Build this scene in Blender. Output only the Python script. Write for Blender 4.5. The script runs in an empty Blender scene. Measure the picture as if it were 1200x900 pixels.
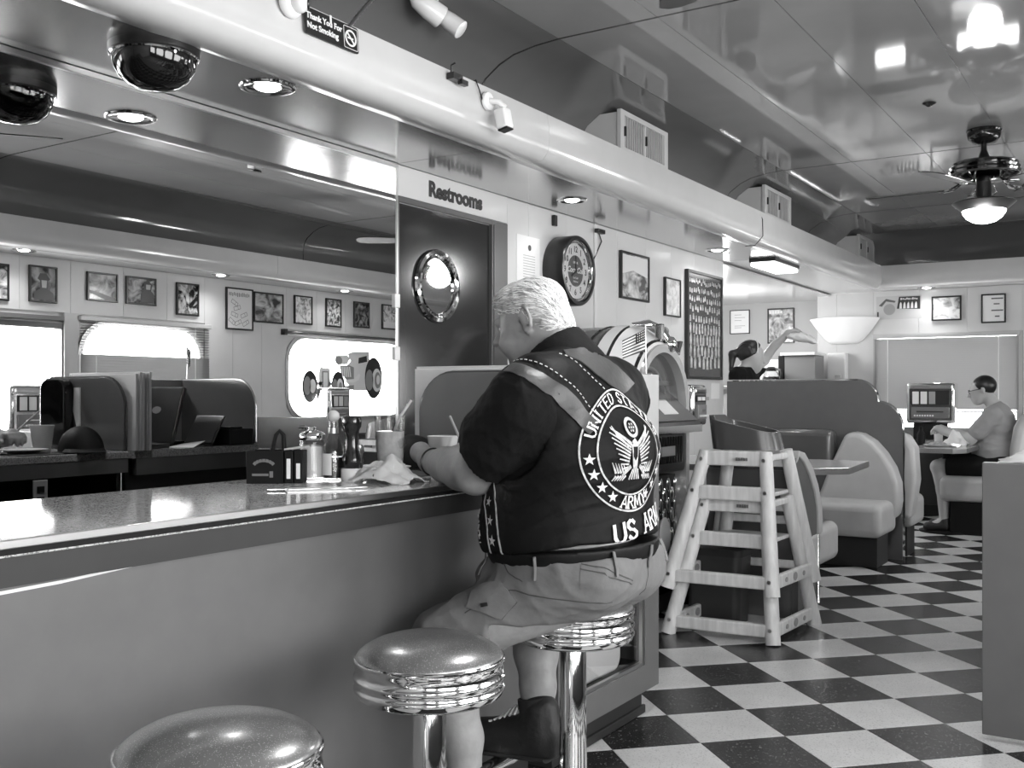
import bpy, bmesh, math, random
import numpy as np
from mathutils import Vector, Matrix
from mathutils.geometry import tessellate_polygon
from mathutils.bvhtree import BVHTree
random.seed(7)
S = bpy.context.scene
COL = S.collection
PI = math.pi
# ---------------------------------------------------------------- camera
CA, SA = math.cos(math.radians(32.28)), math.sin(math.radians(32.28))
cam_d = bpy.data.cameras.new('camera'); cam = bpy.data.objects.new('camera', cam_d); COL.objects.link(cam)
cam.location = (0, 0, 1.15)
cam.rotation_euler = (PI/2, 0, math.radians(32.28))
cam_d.sensor_width = 36; cam_d.lens = 36*1211.4/1200
cam_d.shift_y = 12.64/1200
cam_d.clip_start = 0.05
S.camera = cam
# ---------------------------------------------------------------- sky, exposure
W = bpy.data.worlds.new('sky'); S.world = W; W.use_nodes = True
_n = W.node_tree.nodes; _b = _n['Background']; _b.inputs[0].default_value = (1, 1, 1, 1); _b.inputs[1].default_value = 9.0
S.view_settings.view_transform = 'Standard'; S.view_settings.look = 'None'
S.view_settings.gamma = 1; S.view_settings.use_curve_mapping = False
S.view_settings.exposure = 0.82
try:
    S.cycles.max_bounces = 10; S.cycles.diffuse_bounces = 4; S.cycles.glossy_bounces = 5
    S.cycles.transmission_bounces = 6; S.cycles.transparent_max_bounces = 8
    S.cycles.caustics_reflective = False; S.cycles.caustics_refractive = False
    S.cycles.sample_clamp_indirect = 6; S.cycles.blur_glossy = 0.5
    S.cycles.use_denoising = True
except Exception: pass
def portal(name, loc, rot, sx, sy):            # daylight through a window opening (sampling portal of the sky)
    l = bpy.data.lights.new(name, 'AREA'); l.shape = 'RECTANGLE'; l.size = sx; l.size_y = sy; l.cycles.is_portal = True
    o = bpy.data.objects.new(name, l); COL.objects.link(o); o.location = loc; o.rotation_euler = rot
R_IN = (0, -PI/2, 0)                            # light leaves along -Z; turned to face -X
XR, XL, YE, YB = 1.30, -2.84, 10.48, -2.6       # right wall, left wall, end wall, wall behind the camera
ZL, ZV = 2.16, 2.455                            # low ceilings, vault
WINS = [(-2.3, -0.9, .80, 1.72), (-0.5, 1.0, .80, 1.72), (1.3, 2.7, .80, 1.72), (3.1, 4.745, .86, 1.655), (4.90, 6.05, .86, 1.70), (7.085, 8.85, .925, 1.70)]
for (a, b, z0, z1) in WINS: portal('window_daylight', (XR+.05, (a+b)/2, (z0+z1)/2), (0, PI/2, 0), z1-z0, b-a)
portal('end_window_daylight', (-1.75, YE+.05, 1.27), (-PI/2, 0, 0), 1.30, .90)

# ---------------------------------------------------------------- materials (all grey: the photograph is black and white)
MATS = {}
def P(name, col, rough=.5, metal=0., spec=.5, coat=0., coat_r=.05, n_scale=0, n_amt=0., bump_s=0, bump=0., emit=0., speck=None, aniso=0, stretch=None, sheen=0):
    m = bpy.data.materials.new(name); m.use_nodes = True; MATS[name] = m
    nt = m.node_tree; N = nt.nodes; L = nt.links; b = N['Principled BSDF']
    b.inputs['Base Color'].default_value = (col, col, col, 1); b.inputs['Roughness'].default_value = rough
    b.inputs['Metallic'].default_value = metal; b.inputs['Specular IOR Level'].default_value = spec
    b.inputs['Coat Weight'].default_value = coat; b.inputs['Coat Roughness'].default_value = coat_r
    if sheen: b.inputs['Sheen Weight'].default_value = sheen
    if emit: b.inputs['Emission Color'].default_value = (1, 1, 1, 1); b.inputs['Emission Strength'].default_value = emit
    tc = N.new('ShaderNodeTexCoord'); co = tc.outputs['Object']
    if stretch:
        mp = N.new('ShaderNodeMapping'); mp.inputs['Scale'].default_value = stretch; L.new(co, mp.inputs[0]); co = mp.outputs[0]
    src = None
    if n_scale:
        t = N.new('ShaderNodeTexNoise'); t.inputs['Scale'].default_value = n_scale; t.inputs['Detail'].default_value = 5; L.new(co, t.inputs['Vector'])
        mr = N.new('ShaderNodeMapRange'); mr.inputs['From Min'].default_value = .3; mr.inputs['From Max'].default_value = .7
        mr.inputs['To Min'].default_value = max(0, col*(1-n_amt)); mr.inputs['To Max'].default_value = min(1, col*(1+n_amt))
        L.new(t.outputs['Fac'], mr.inputs['Value']); src = mr.outputs[0]
    if speck:                                   # (scale, colour, share)
        t = N.new('ShaderNodeTexVoronoi'); t.inputs['Scale'].default_value = speck[0]; L.new(co, t.inputs['Vector'])
        sp = N.new('ShaderNodeSeparateColor'); L.new(t.outputs['Color'], sp.inputs[0])
        g = N.new('ShaderNodeMath'); g.operation = 'LESS_THAN'; g.inputs[1].default_value = speck[2]; L.new(sp.outputs[0], g.inputs[0])
        mx = N.new('ShaderNodeMix'); mx.data_type = 'FLOAT'; L.new(g.outputs[0], mx.inputs[0])
        if src: L.new(src, mx.inputs[2])
        else: mx.inputs[2].default_value = col
        mx.inputs[3].default_value = speck[1]; src = mx.outputs[0]
    if src:
        cc = N.new('ShaderNodeCombineColor')
        for i in range(3): L.new(src, cc.inputs[i])
        L.new(cc.outputs[0], b.inputs['Base Color'])
    if bump_s:
        t = N.new('ShaderNodeTexNoise'); t.inputs['Scale'].default_value = bump_s; t.inputs['Detail'].default_value = 4; L.new(co, t.inputs['Vector'])
        bp = N.new('ShaderNodeBump'); bp.inputs['Strength'].default_value = bump; bp.inputs['Distance'].default_value = .01
        L.new(t.outputs['Fac'], bp.inputs['Height']); L.new(bp.outputs[0], b.inputs['Normal'])
    return m
def photo(name, seed, lo=.02, hi=.75, scale=4., mid=.5, distort=1.5):   # a printed black and white picture
    m = bpy.data.materials.new(name); m.use_nodes = True; N = m.node_tree.nodes; L = m.node_tree.links; b = N['Principled BSDF']
    b.inputs['Roughness'].default_value = .12
    tc = N.new('ShaderNodeTexCoord'); t = N.new('ShaderNodeTexNoise'); t.noise_dimensions = '4D'
    t.inputs['W'].default_value = seed*3.7; t.inputs['Scale'].default_value = scale; t.inputs['Detail'].default_value = 3; t.inputs['Distortion'].default_value = distort
    L.new(tc.outputs['Generated'], t.inputs['Vector'])
    r = N.new('ShaderNodeValToRGB'); e = r.color_ramp.elements
    e[0].position = mid-.12; e[0].color = (lo, lo, lo, 1); e[1].position = mid+.14; e[1].color = (hi, hi, hi, 1)
    L.new(t.outputs['Fac'], r.inputs[0]); L.new(r.outputs[0], b.inputs['Base Color']); MATS[name] = m; return m
def glass(name, tint=1., rough=0., ior=1.45, thin=False):
    m = bpy.data.materials.new(name); m.use_nodes = True; N = m.node_tree.nodes; L = m.node_tree.links
    for n in list(N):
        if n.type != 'OUTPUT_MATERIAL': N.remove(n)
    out = [n for n in N if n.type == 'OUTPUT_MATERIAL'][0]
    tr = N.new('ShaderNodeBsdfTransparent'); tr.inputs[0].default_value = (tint, tint, tint, 1)
    gl = N.new('ShaderNodeBsdfGlossy'); gl.inputs['Roughness'].default_value = rough
    lw = N.new('ShaderNodeLayerWeight'); lw.inputs[0].default_value = .5; pw = N.new('ShaderNodeMath'); pw.operation = 'POWER'; pw.inputs[1].default_value = 4.
    mr = N.new('ShaderNodeMapRange'); f0 = ((ior-1)/(ior+1))**2; mr.inputs['To Min'].default_value = f0; L.new(lw.outputs['Facing'], pw.inputs[0]); L.new(pw.outputs[0], mr.inputs['Value'])
    mx = N.new('ShaderNodeMixShader'); L.new(mr.outputs[0], mx.inputs[0]); L.new(tr.outputs[0], mx.inputs[1]); L.new(gl.outputs[0], mx.inputs[2]); L.new(mx.outputs[0], out.inputs[0])
    MATS[name] = m; return m
def sheer(name, col, trans):                    # thin slats and paper that let daylight through
    m = bpy.data.materials.new(name); m.use_nodes = True; N = m.node_tree.nodes; L = m.node_tree.links
    b = N['Principled BSDF']; b.inputs['Base Color'].default_value = (col, col, col, 1); b.inputs['Roughness'].default_value = .5
    out = [n for n in N if n.type == 'OUTPUT_MATERIAL'][0]
    tl = N.new('ShaderNodeBsdfTranslucent'); tl.inputs[0].default_value = (col, col, col, 1)
    mx = N.new('ShaderNodeMixShader'); mx.inputs[0].default_value = trans
    L.new(b.outputs[0], mx.inputs[1]); L.new(tl.outputs[0], mx.inputs[2]); L.new(mx.outputs[0], out.inputs[0]); MATS[name] = m; return m

WALL = P('wall_laminate', .62, .28, n_scale=3, n_amt=.04)
WALLD = P('wainscot_laminate', .06, .3)
SOFF = P('soffit_enamel', .54, .16, n_scale=6, n_amt=.03)
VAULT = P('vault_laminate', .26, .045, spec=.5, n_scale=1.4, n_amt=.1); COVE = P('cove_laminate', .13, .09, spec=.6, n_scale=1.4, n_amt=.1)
LOWC = P('low_ceiling_metal', .5, .17, metal=.9, n_scale=1.2, n_amt=.15)
LOWW = P('low_ceiling_white', .72, .2)
SEAM = P('ceiling_seam', .5, .3, metal=.6)
WHITE = P('white_paint', .8, .4); CREAM = P('white_plastic', .75, .25)
PAPER = P('paper', .8, .7, bump_s=30, bump=.1)
BLACK = P('black_plastic', .012, .3); MATTE = P('matte_black', .006, .6, spec=.2); INK = P('ink', .01, .5)
RUBBER = P('dark_rubber', .02, .6)
CHROME = P('chrome', .78, .07, metal=1.); STEEL = P('brushed_steel', .5, .28, metal=1.); DCHROME = P('dark_chrome', .06, .1, metal=.8)
TW = P('white_tile', .58, .3, n_scale=9, n_amt=.08, speck=(260, .42, .12)); TB = P('black_tile', .016, .26, n_scale=7, n_amt=.4, speck=(230, .12, .035))
GROUT = P('floor_adhesive', .05, .6)
CTOP = P('counter_laminate', .64, .08, spec=.6, n_scale=60, n_amt=.2, speck=(380, .26, .3))
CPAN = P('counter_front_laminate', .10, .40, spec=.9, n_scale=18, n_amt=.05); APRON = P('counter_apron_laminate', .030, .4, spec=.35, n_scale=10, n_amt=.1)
PART = P('grey_partition_laminate', .115, .36, n_scale=10, n_amt=.05)
LIGHTB = P('light_grey_laminate', .36, .3, n_scale=6, n_amt=.08)
DIVG = P('divider_laminate', .13, .12, spec=.5, n_scale=10, n_amt=.05)
VINYL = P('sparkle_vinyl', .26, .28, metal=.65, coat=.8, coat_r=.15, speck=(900, .6, .06), n_scale=14, n_amt=.1)
LVIN = P('light_vinyl', .48, .38, n_scale=8, n_amt=.06, bump_s=25, bump=.06); DVIN = P('dark_vinyl', .09, .24, coat=.3)
WOOD = P('pale_wood', .66, .38, n_scale=5, n_amt=.16, stretch=(8, 8, 1))
DOOR = P('dark_door', .022, .12); DFRAME = P('door_frame_paint', .09, .3)
SKIN = P('skin', .30, .5, n_scale=35, n_amt=.09, bump_s=60, bump=.12); SKIN2 = P('fair_skin', .46, .45)
HAIRW = P('white_hair', .40, .55, n_scale=60, n_amt=.3, bump_s=90, bump=.4); HAIRD = P('dark_hair', .012, .35)
VEST = P('black_leather', .004, .6, spec=.16, bump_s=14, bump=.45); SHIRT = P('black_cotton', .006, .85, spec=.2, bump_s=22, bump=.6)
STRIPE = P('grey_leather', .045, .45, bump_s=40, bump=.2); THREAD = P('white_thread', .7, .7); EMBR = P('embroidery', .5, .8, n_scale=80, n_amt=.4)
SHORTS = P('khaki_cotton', .15, .85, n_scale=30, n_amt=.08, bump_s=16, bump=.5); SHORTS2 = P('khaki_seam', .06, .9)
BELT = P('belt_leather', .005, .5, spec=.2); SOCK = P('sock', .015, .9); SHOE = P('shoe', .012, .55, bump_s=50, bump=.3)
GSHIRT = P('grey_shirt', .33, .8, bump_s=20, bump=.3); EYEW = P('eye_white', .7, .2)
LAMPE = P('lamp_glow', .9, .4, emit=9.); GLOBE = P('fan_globe_glow', .9, .4, emit=7.)
PANE = glass('window_glass', .95); CLEAR = glass('clear_glass', .93, ior=1.5); ICE = glass('ice', .85, ior=1.6); DOMEG = glass('smoked_dome', .06, ior=1.5)
TEA = P('icy_drink', .88, .12, n_scale=60, n_amt=.12); SMOKE = glass('case_glass', .88, ior=1.55)
BLIND = sheer('blind_slat', .29, .045); BAG = sheer('thin_plastic', .75, .35); SHADE = P('lamp_shade_glow', .8, .4, emit=.12)
SUGAR = P('sugar', .82, .9); SAUCE = P('dark_sauce', .02, .15); KETCH = P('ketchup', .014, .2, coat=.5)
MIRR = bpy.data.materials.new('mirror_silver'); MIRR.use_nodes = True
_p = MIRR.node_tree.nodes['Principled BSDF']; _p.inputs['Metallic'].default_value = 1; _p.inputs['Roughness'].default_value = 0.0; _p.inputs['Base Color'].default_value = (.86, .86, .86, 1)

# ---------------------------------------------------------------- mesh building
ORI = {}
def fast_mesh(name, V, F4):                     # numpy verts, quads
    me = bpy.data.meshes.new(name); V = np.asarray(V, np.float32); F4 = np.asarray(F4, np.int32)
    me.vertices.add(len(V)); me.vertices.foreach_set('co', V.ravel())
    me.loops.add(F4.size); me.loops.foreach_set('vertex_index', F4.ravel())
    me.polygons.add(len(F4)); me.polygons.foreach_set('loop_start', np.arange(0, F4.size, 4, dtype=np.int32))
    me.update(calc_edges=True); return me
class MB:
    def __init__(s): s.v = []; s.f = []; s.m = []
    def add(s, V, F, mi=0, M=None):
        o = len(s.v)
        if M is not None: V = [M @ Vector(v) for v in V]
        s.v += [tuple(v) for v in V]; s.f += [tuple(i+o for i in f) for f in F]; s.m += [mi]*len(F); return s
    def box(s, x0, x1, y0, y1, z0, z1, mi=0, M=None):
        V = [(x, y, z) for x in (x0, x1) for y in (y0, y1) for z in (z0, z1)]
        return s.add(V, [(0, 1, 3, 2), (4, 6, 7, 5), (0, 4, 5, 1), (2, 3, 7, 6), (0, 2, 6, 4), (1, 5, 7, 3)], mi, M)
    def tube(s, pts, r, n=10, mi=0, closed=False, sq=1.):
        pts = [Vector(p) for p in pts]; k = len(pts); rr = r if isinstance(r, (list, tuple)) else [r]*k
        V = []; up = None
        for i, p in enumerate(pts):
            a = pts[(i-1) % k] if (i or closed) else p; b = pts[(i+1) % k] if (i < k-1 or closed) else p
            t = (b-a).normalized()
            if up is None: up = Vector((0, 0, 1)) if abs(t.z) < .9 else Vector((1, 0, 0))
            u = (up - t*up.dot(t)).normalized(); w = t.cross(u); up = u
            for j in range(n): q = 2*PI*j/n; V.append(p + (u*math.cos(q)*sq + w*math.sin(q))*rr[i])
        F = []
        for i in range(k if closed else k-1):
            for j in range(n): a = i*n+j; b = i*n+(j+1) % n; c = ((i+1) % k)*n; F.append((a, b, c+(j+1) % n, c+j))
        if not closed: F.append(tuple(range(n))[::-1]); F.append(tuple(range((k-1)*n, k*n)))
        return s.add(V, F, mi)
    def lathe(s, prof, n=32, c=(0, 0, 0), mi=0, M=None, a0=0., a1=2*PI):
        full = abs(a1-a0-2*PI) < 1e-6; V = []; F = []; k = len(prof); nn = n if full else n+1
        for j in range(nn):
            q = a0+(a1-a0)*j/n; V += [(c[0]+r*math.cos(q), c[1]+r*math.sin(q), c[2]+z) for r, z in prof]
        for j in range(n):
            j2 = (j+1) % nn
            for i in range(k-1): F.append((j*k+i, j2*k+i, j2*k+i+1, j*k+i+1))
        return s.add(V, F, mi, M)
    def prism(s, poly, ax, a, b, mi=0, M=None):   # poly in the two other axes (in x,y,z order), pushed from a to b along ax
        def mk(p, t): l = list(p); l.insert('xyz'.index(ax), t); return tuple(l)
        n = len(poly); V = [mk(p, a) for p in poly]+[mk(p, b) for p in poly]
        F = [tuple(range(n)), tuple(range(2*n-1, n-1, -1))]+[(i, i+n, (i+1) % n+n, (i+1) % n) for i in range(n)]
        return s.add(V, F, mi, M)
    def ball(s, c, r, nu=16, nv=10, mi=0, M=None, v0=0., v1=1.):
        r = r if isinstance(r, (list, tuple)) else (r, r, r); V = []; F = []
        for i in range(nv+1):
            t = PI*(v0+(v1-v0)*i/nv)
            for j in range(nu): q = 2*PI*j/nu; V.append((c[0]+r[0]*math.sin(t)*math.cos(q), c[1]+r[1]*math.sin(t)*math.sin(q), c[2]+r[2]*math.cos(t)))
        for i in range(nv):
            for j in range(nu): F.append((i*nu+j, (i+1)*nu+j, (i+1)*nu+(j+1) % nu, i*nu+(j+1) % nu))
        return s.add(V, F, mi, M)
    def torus(s, c, R, r, n=40, k=10, mi=0, M=None):
        V = []; F = []
        for j in range(n):
            q = 2*PI*j/n
            for i in range(k): t = 2*PI*i/k; V.append((c[0]+(R+r*math.cos(t))*math.cos(q), c[1]+(R+r*math.cos(t))*math.sin(q), c[2]+r*math.sin(t)))
        for j in range(n):
            for i in range(k): F.append((j*k+i, ((j+1) % n)*k+i, ((j+1) % n)*k+(i+1) % k, j*k+(i+1) % k))
        return s.add(V, F, mi, M)
    def loft(s, rings, mi=0, cap=True):
        n = len(rings[0]); V = [p for r in rings for p in r]; F = []
        for i in range(len(rings)-1):
            for j in range(n): F.append((i*n+j, i*n+(j+1) % n, (i+1)*n+(j+1) % n, (i+1)*n+j))
        if cap: F.append(tuple(range(n))[::-1]); F.append(tuple(range((len(rings)-1)*n, len(rings)*n)))
        return s.add(V, F, mi)
    def build(s, name, mats, parent=None, smooth=False, bevel=0., seg=2, sub=0, angle=40):
        me = bpy.data.meshes.new(name); V = s.v
        o = bpy.data.objects.new(name, me); COL.objects.link(o)
        if parent is not None:
            org = ORI[parent.name]
        else:
            xs = [v[0] for v in V]; ys = [v[1] for v in V]; zs = [v[2] for v in V]
            org = Vector(((min(xs)+max(xs))/2, (min(ys)+max(ys))/2, min(zs))); o.location = org
        me.from_pydata([(v[0]-org[0], v[1]-org[1], v[2]-org[2]) for v in V], [], s.f)
        if not isinstance(mats, (list, tuple)): mats = [mats]
        for m in mats: me.materials.append(m)
        if len(mats) > 1: me.polygons.foreach_set('material_index', s.m)
        bm = bmesh.new(); bm.from_mesh(me); bmesh.ops.remove_doubles(bm, verts=bm.verts, dist=1e-6); bmesh.ops.recalc_face_normals(bm, faces=bm.faces); bm.to_mesh(me); bm.free()
        if smooth:
            me.shade_smooth(); me.set_sharp_from_angle(angle=math.radians(angle))
        if bevel:
            d = o.modifiers.new('bevel', 'BEVEL'); d.width = bevel; d.segments = seg; d.limit_method = 'ANGLE'; d.angle_limit = math.radians(35)
        if sub: d = o.modifiers.new('sub', 'SUBSURF'); d.levels = sub; d.render_levels = sub
        if parent is not None: o.parent = parent
        ORI[o.name] = org
        return o
def tag(o, label=None, cat=None, group=None, kind=None):
    if label: o['label'] = label
    if cat: o['category'] = cat
    if group: o['group'] = group
    if kind: o['kind'] = kind
    return o
def thing(name, label, cat, loc, group=None):
    o = bpy.data.objects.new(name, None); COL.objects.link(o); o.location = loc; o.empty_display_size = .1
    ORI[o.name] = Vector(loc); return tag(o, label, cat, group)
def dup(root, loc, label=None, group=None):
    r = root.copy(); COL.objects.link(r); r.location = loc; ORI[r.name] = Vector(loc)
    if label: r['label'] = label
    if group: r['group'] = group
    for ch in list(root.children):
        c = ch.copy(); COL.objects.link(c); c.parent = r
        for g in list(ch.children):
            d = g.copy(); COL.objects.link(d); d.parent = c
    return r
def struct(mb, name, mats, parent=None, **k):
    o = mb.build(name, mats, parent, **k)
    if parent is None: o['kind'] = 'structure'
    return o
def one(mb, name, mats, label, cat, group=None, **k): return tag(mb.build(name, mats, **k), label, cat, group)
def frame_m(o, x, y, z=None):                   # matrix whose local x,y lie along the given directions
    x = Vector(x).normalized(); y = Vector(y); y = (y-x*y.dot(x)).normalized(); z = x.cross(y)
    M = Matrix((x, y, z)).transposed().to_4x4(); M.translation = Vector(o); return M
TXT = {}
def text_geo(t, size=1., bold=0., shear=0., ext=0., align='CENTER', res=3):
    c = bpy.data.curves.new('t', 'FONT'); c.body = t; c.size = size; c.align_x = align; c.align_y = 'CENTER'; c.offset = bold; c.shear = shear; c.extrude = ext; c.resolution_u = res; c.fill_mode = 'BOTH' if ext else 'FRONT'
    o = bpy.data.objects.new('t', c); COL.objects.link(o)
    me = bpy.data.meshes.new_from_object(o.evaluated_get(bpy.context.evaluated_depsgraph_get()))
    V = [tuple(v.co) for v in me.vertices]; F = [tuple(p.vertices) for p in me.polygons]
    bpy.data.objects.remove(o); bpy.data.curves.remove(c); bpy.data.meshes.remove(me); return V, F
def text(mb, t, M, size, mi=0, **k):
    k.setdefault('ext', .0015); V, F = text_geo(t, size, **k); return mb.add(V, F, mi, M)
def rrect(x0, x1, y0, y1, r, n=6):              # rounded rectangle outline
    P_ = []
    for cx, cy, a in ((x1-r, y1-r, 0), (x0+r, y1-r, PI/2), (x0+r, y0+r, PI), (x1-r, y0+r, 1.5*PI)):
        for i in range(n+1): q = a+PI/2*i/n; P_.append((cx+r*math.cos(q), cy+r*math.sin(q)))
    return P_
def hole_sheet(mb, outer, holes, ax, a, mi=0):  # flat sheet with holes
    def mk(p): l = list(p); l.insert('xyz'.index(ax), a); return tuple(l)
    loops = [[Vector((p[0], p[1], 0)) for p in q] for q in [outer]+holes]
    T = tessellate_polygon(loops); V = [mk(p) for q in [outer]+holes for p in q]
    return mb.add(V, [tuple(t) for t in T], mi)
def ring_bar(mb, inner, outer, ax, a, b, mi=0): # frame between two outlines of equal point count
    def mk(p, t): l = list(p); l.insert('xyz'.index(ax), t); return tuple(l)
    n = len(inner); V = [mk(p, t) for t in (a, b) for q in (inner, outer) for p in q]; F = []
    for i in range(n):
        j = (i+1) % n
        F += [(i, j, n+j, n+i), (2*n+i, 3*n+i, 3*n+j, 2*n+j), (i, 2*n+i, 2*n+j, j), (n+i, n+j, 3*n+j, 3*n+i)]
    return mb.add(V, F, mi)
# ================================================================ FLOOR: black and white tiles laid on the diagonal
fl = struct(MB().box(-4.7, 1.4, YB-.1, 11., -.08, -.004), 'floor', GROUT)
TS = .3048; e1 = Vector((1, 1))/math.sqrt(2); e2 = Vector((1, -1))/math.sqrt(2); TA = Vector((-.867, 3.652))
def tile_mesh(name, mat):
    h = TS/2-.0005; q = h-.0012; V = []
    for s, z in ((h, -.004), (h, -.0006), (q, 0)):
        for a, b in ((-1, -1), (1, -1), (1, 1), (-1, 1)): p = e1*a*s+e2*b*s; V.append((p.x, p.y, z))
    me = bpy.data.meshes.new(name); F = [(8, 9, 10, 11)]+[(r+i, r+(i+1) % 4, r+4+(i+1) % 4, r+4+i) for r in (0, 4) for i in range(4)]
    F = [f[::-1] for f in F]
    me.from_pydata(V, [], F); me.materials.append(mat); return me
TM = [tile_mesh('black_tile', TB), tile_mesh('white_tile', TW)]
rest = MB(); seen = []
for i in range(-45, 45):
    for j in range(-45, 45):
        c = TA+(e1*(i+.5)+e2*(j+.5))*TS
        if not (-4.6 < c.x < 1.5 and YB-.1 < c.y < 10.95): continue
        d = c.y*CA-c.x*SA; k = (i+j) % 2
        px = 600+1211*(c.x*CA+c.y*SA)/d if d > .5 else -1
        if d > .5 and 640 < px < 1170 and 462+1211*1.15/d < 960 and -2.3 < c.x < .1 and c.y < 10.2:
            o = bpy.data.objects.new('tile', TM[k]); COL.objects.link(o); o.parent = fl
            o.location = (c.x-fl.location.x, c.y-fl.location.y, -fl.location.z); o.rotation_euler.z = PI/2*random.randrange(4)
        else:
            rest.add([(v.co.x+c.x, v.co.y+c.y, v.co.z) for v in TM[k].vertices], [tuple(p.vertices) for p in TM[k].polygons], k)
tag(rest.build('tile_field', [TB, TW], fl), kind='stuff')

# ================================================================ CEILING
half = [(-2.632, 2.36), (-2.630, 2.46), (-2.618, 2.525), (-2.585, 2.573), (-2.51, 2.624), (-2.436, 2.655), (-2.326, 2.674), (-2.207, 2.683)]
seams = [-2.207, -1.746, -1.286, -.826, -.366, .094, .555]; ribs = [YB, -.9, 1.45, 3.87, 6.96, 8.92, 10.06]; XC = -.826
def zv(x): return 2.69-.007*abs(x-XC)/1.381
RIBM = P('rib_metal', .10, .25, metal=.7)
ce = struct(MB().box(XL-.1, XR+.1, YB-.1, 10.9, 2.76, 2.80).box(-4.7, XL-.1, 7.3, 11., 2.20, 2.25), 'ceiling', SEAM)
backing = MB()
bp = half+[(XC, 2.69)]+[(2*XC-x, z) for x, z in half[::-1]]
for i in range(len(bp)-1): backing.prism([(bp[i][0], bp[i][1]+.007), (bp[i+1][0], bp[i+1][1]+.007), (bp[i+1][0], bp[i+1][1]+.012), (bp[i][0], bp[i][1]+.012)], 'y', YB, 10.06)
backing.build('seam_backing', SEAM, ce)
g = .0018
def sheet(poly, y0, y1, mat, name='panel'):
    mb = MB(); up = [(x, z+.006) for x, z in poly]
    mb.prism(poly+up[::-1], 'y', y0, y1); return mb.build(name, mat, ce, smooth=True, angle=30)
cove_l = half; cove_r = [(2*XC-x, z) for x, z in half[::-1]]
for a, b in zip(ribs[:-1], ribs[1:]):
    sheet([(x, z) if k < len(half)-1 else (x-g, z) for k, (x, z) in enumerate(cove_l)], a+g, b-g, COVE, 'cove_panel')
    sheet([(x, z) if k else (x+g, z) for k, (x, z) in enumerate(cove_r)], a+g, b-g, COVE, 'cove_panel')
    for x0, x1 in zip(seams[:-1], seams[1:]): sheet([(x0+g, zv(x0)), (x1-g, zv(x1))], a+g, b-g, VAULT)
for y in ribs[1:-1]:
    rb = MB(); pr_ = [(x, z-.0012) for x, z in half]+[(XC, 2.6888)]+[(2*XC-x, z-.0012) for x, z in half[::-1]]
    rb.prism(pr_+[(x, z+.004) for x, z in pr_[::-1]], 'y', y-.0055, y+.0055); rb.build('rib_batten', RIBM, ce)
ec = MB(); prof = [(10.06+g, 2.683), (10.14, 2.679), (10.24, 2.662), (10.32, 2.628), (10.38, 2.575), (10.405, 2.51), (10.41, 2.36)]
ec.prism(prof+[(y, z+.006) for y, z in prof[::-1]], 'x', -2.64, .98); ec.build('end_cove_panel', COVE, ce, smooth=True, angle=30)
for y0, y1, m in ((YB, 1.0, LOWC), (1.0, 3.55, LOWC), (3.55, 7.5, LOWC)):
    MB().box(XL, -2.36, y0+g, y1-g, ZL, ZL+.01).build('low_ceiling_panel', m, ce)
MB().box(XL, -2.36, 7.5+g, 10.12, ZL, ZL+.01).build('low_ceiling_panel', LOWW, ce)
MB().box(-4.7, XL-.001, 7.4, 10.95, 2.14, 2.15).build('kitchen_ceiling_panel', LOWW, ce)
for y0, y1 in zip([YB, 1.2, 3.6, 6.2, 8.6], [1.2, 3.6, 6.2, 8.6, YE]): MB().box(.95, XR, y0+g, y1-g, ZL, ZL+.01).build('low_ceiling_panel', LOWW, ce)
MB().box(-2.96, .95, 10.12+g, YE, ZL, ZL+.01).build('low_ceiling_panel', LOWW, ce)
MB().box(XL-.1, XL, 7.5, YE, ZL, ZL+.01).build('low_ceiling_panel', LOWW, ce)
# enamelled soffits around the vault, in butted sections
sp = [(-2.245, 2.355), (-2.238, 2.30), (-2.235, 2.26), (-2.236, 2.225), (-2.242, 2.20), (-2.254, 2.178), (-2.270, 2.164), (-2.292, 2.155), (-2.318, 2.152), (-2.36, 2.153), (-2.40, 2.163), (-2.64, 2.163), (-2.64, 2.355)]
def soffit(name, secs, poly, ax):
    bb = MB(); r = None
    for k, (a, b) in enumerate(secs):
        mb = MB(); mb.prism(poly, ax, a+.001, b-.001)
        if r is None: r = struct(mb, name, SOFF, smooth=True, angle=35)
        else: mb.build('soffit_section', SOFF, r, smooth=True, angle=35)
    return r
soffit('trim_1', [(3.84, 6.9), (YB, 1.4), (1.4, 3.84), (6.9, 10.2)], sp, 'y')
soffit('trim_2', [(3.9, 6.5), (YB, 1.2), (1.2, 3.9), (6.5, 10.2)], [(-1.4-x, z) for x, z in sp], 'y')
soffit('trim_3', [(-2.4, -.6), (-.6, 1.0)], [(10.02+(-2.245-x), z) for x, z in sp], 'x')

# ================================================================ WALLS
wl = struct(MB().box(XL-.12, XL-.012, YB, 7.51, 0, 2.78), 'wall_left', WALL)
MB().box(XL-.012, XL-.002, YB, 3.56, 0, 2.16).build('panel', WALLD, wl)
ys = [4.45, 4.66, 5.07, 5.405, 5.70, 6.11, 6.52, 6.93, 7.34, 7.51]
for a, b in zip(ys[:-1], ys[1:]): MB().box(XL-.012, XL, a+.001, b-.001, 0, 2.158).build('panel', WALL, wl, bevel=.002, seg=1)
MB().box(XL-.012, XL, 3.56, 4.449, 2.025, 2.158).build('header_panel', WALL, wl)
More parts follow.
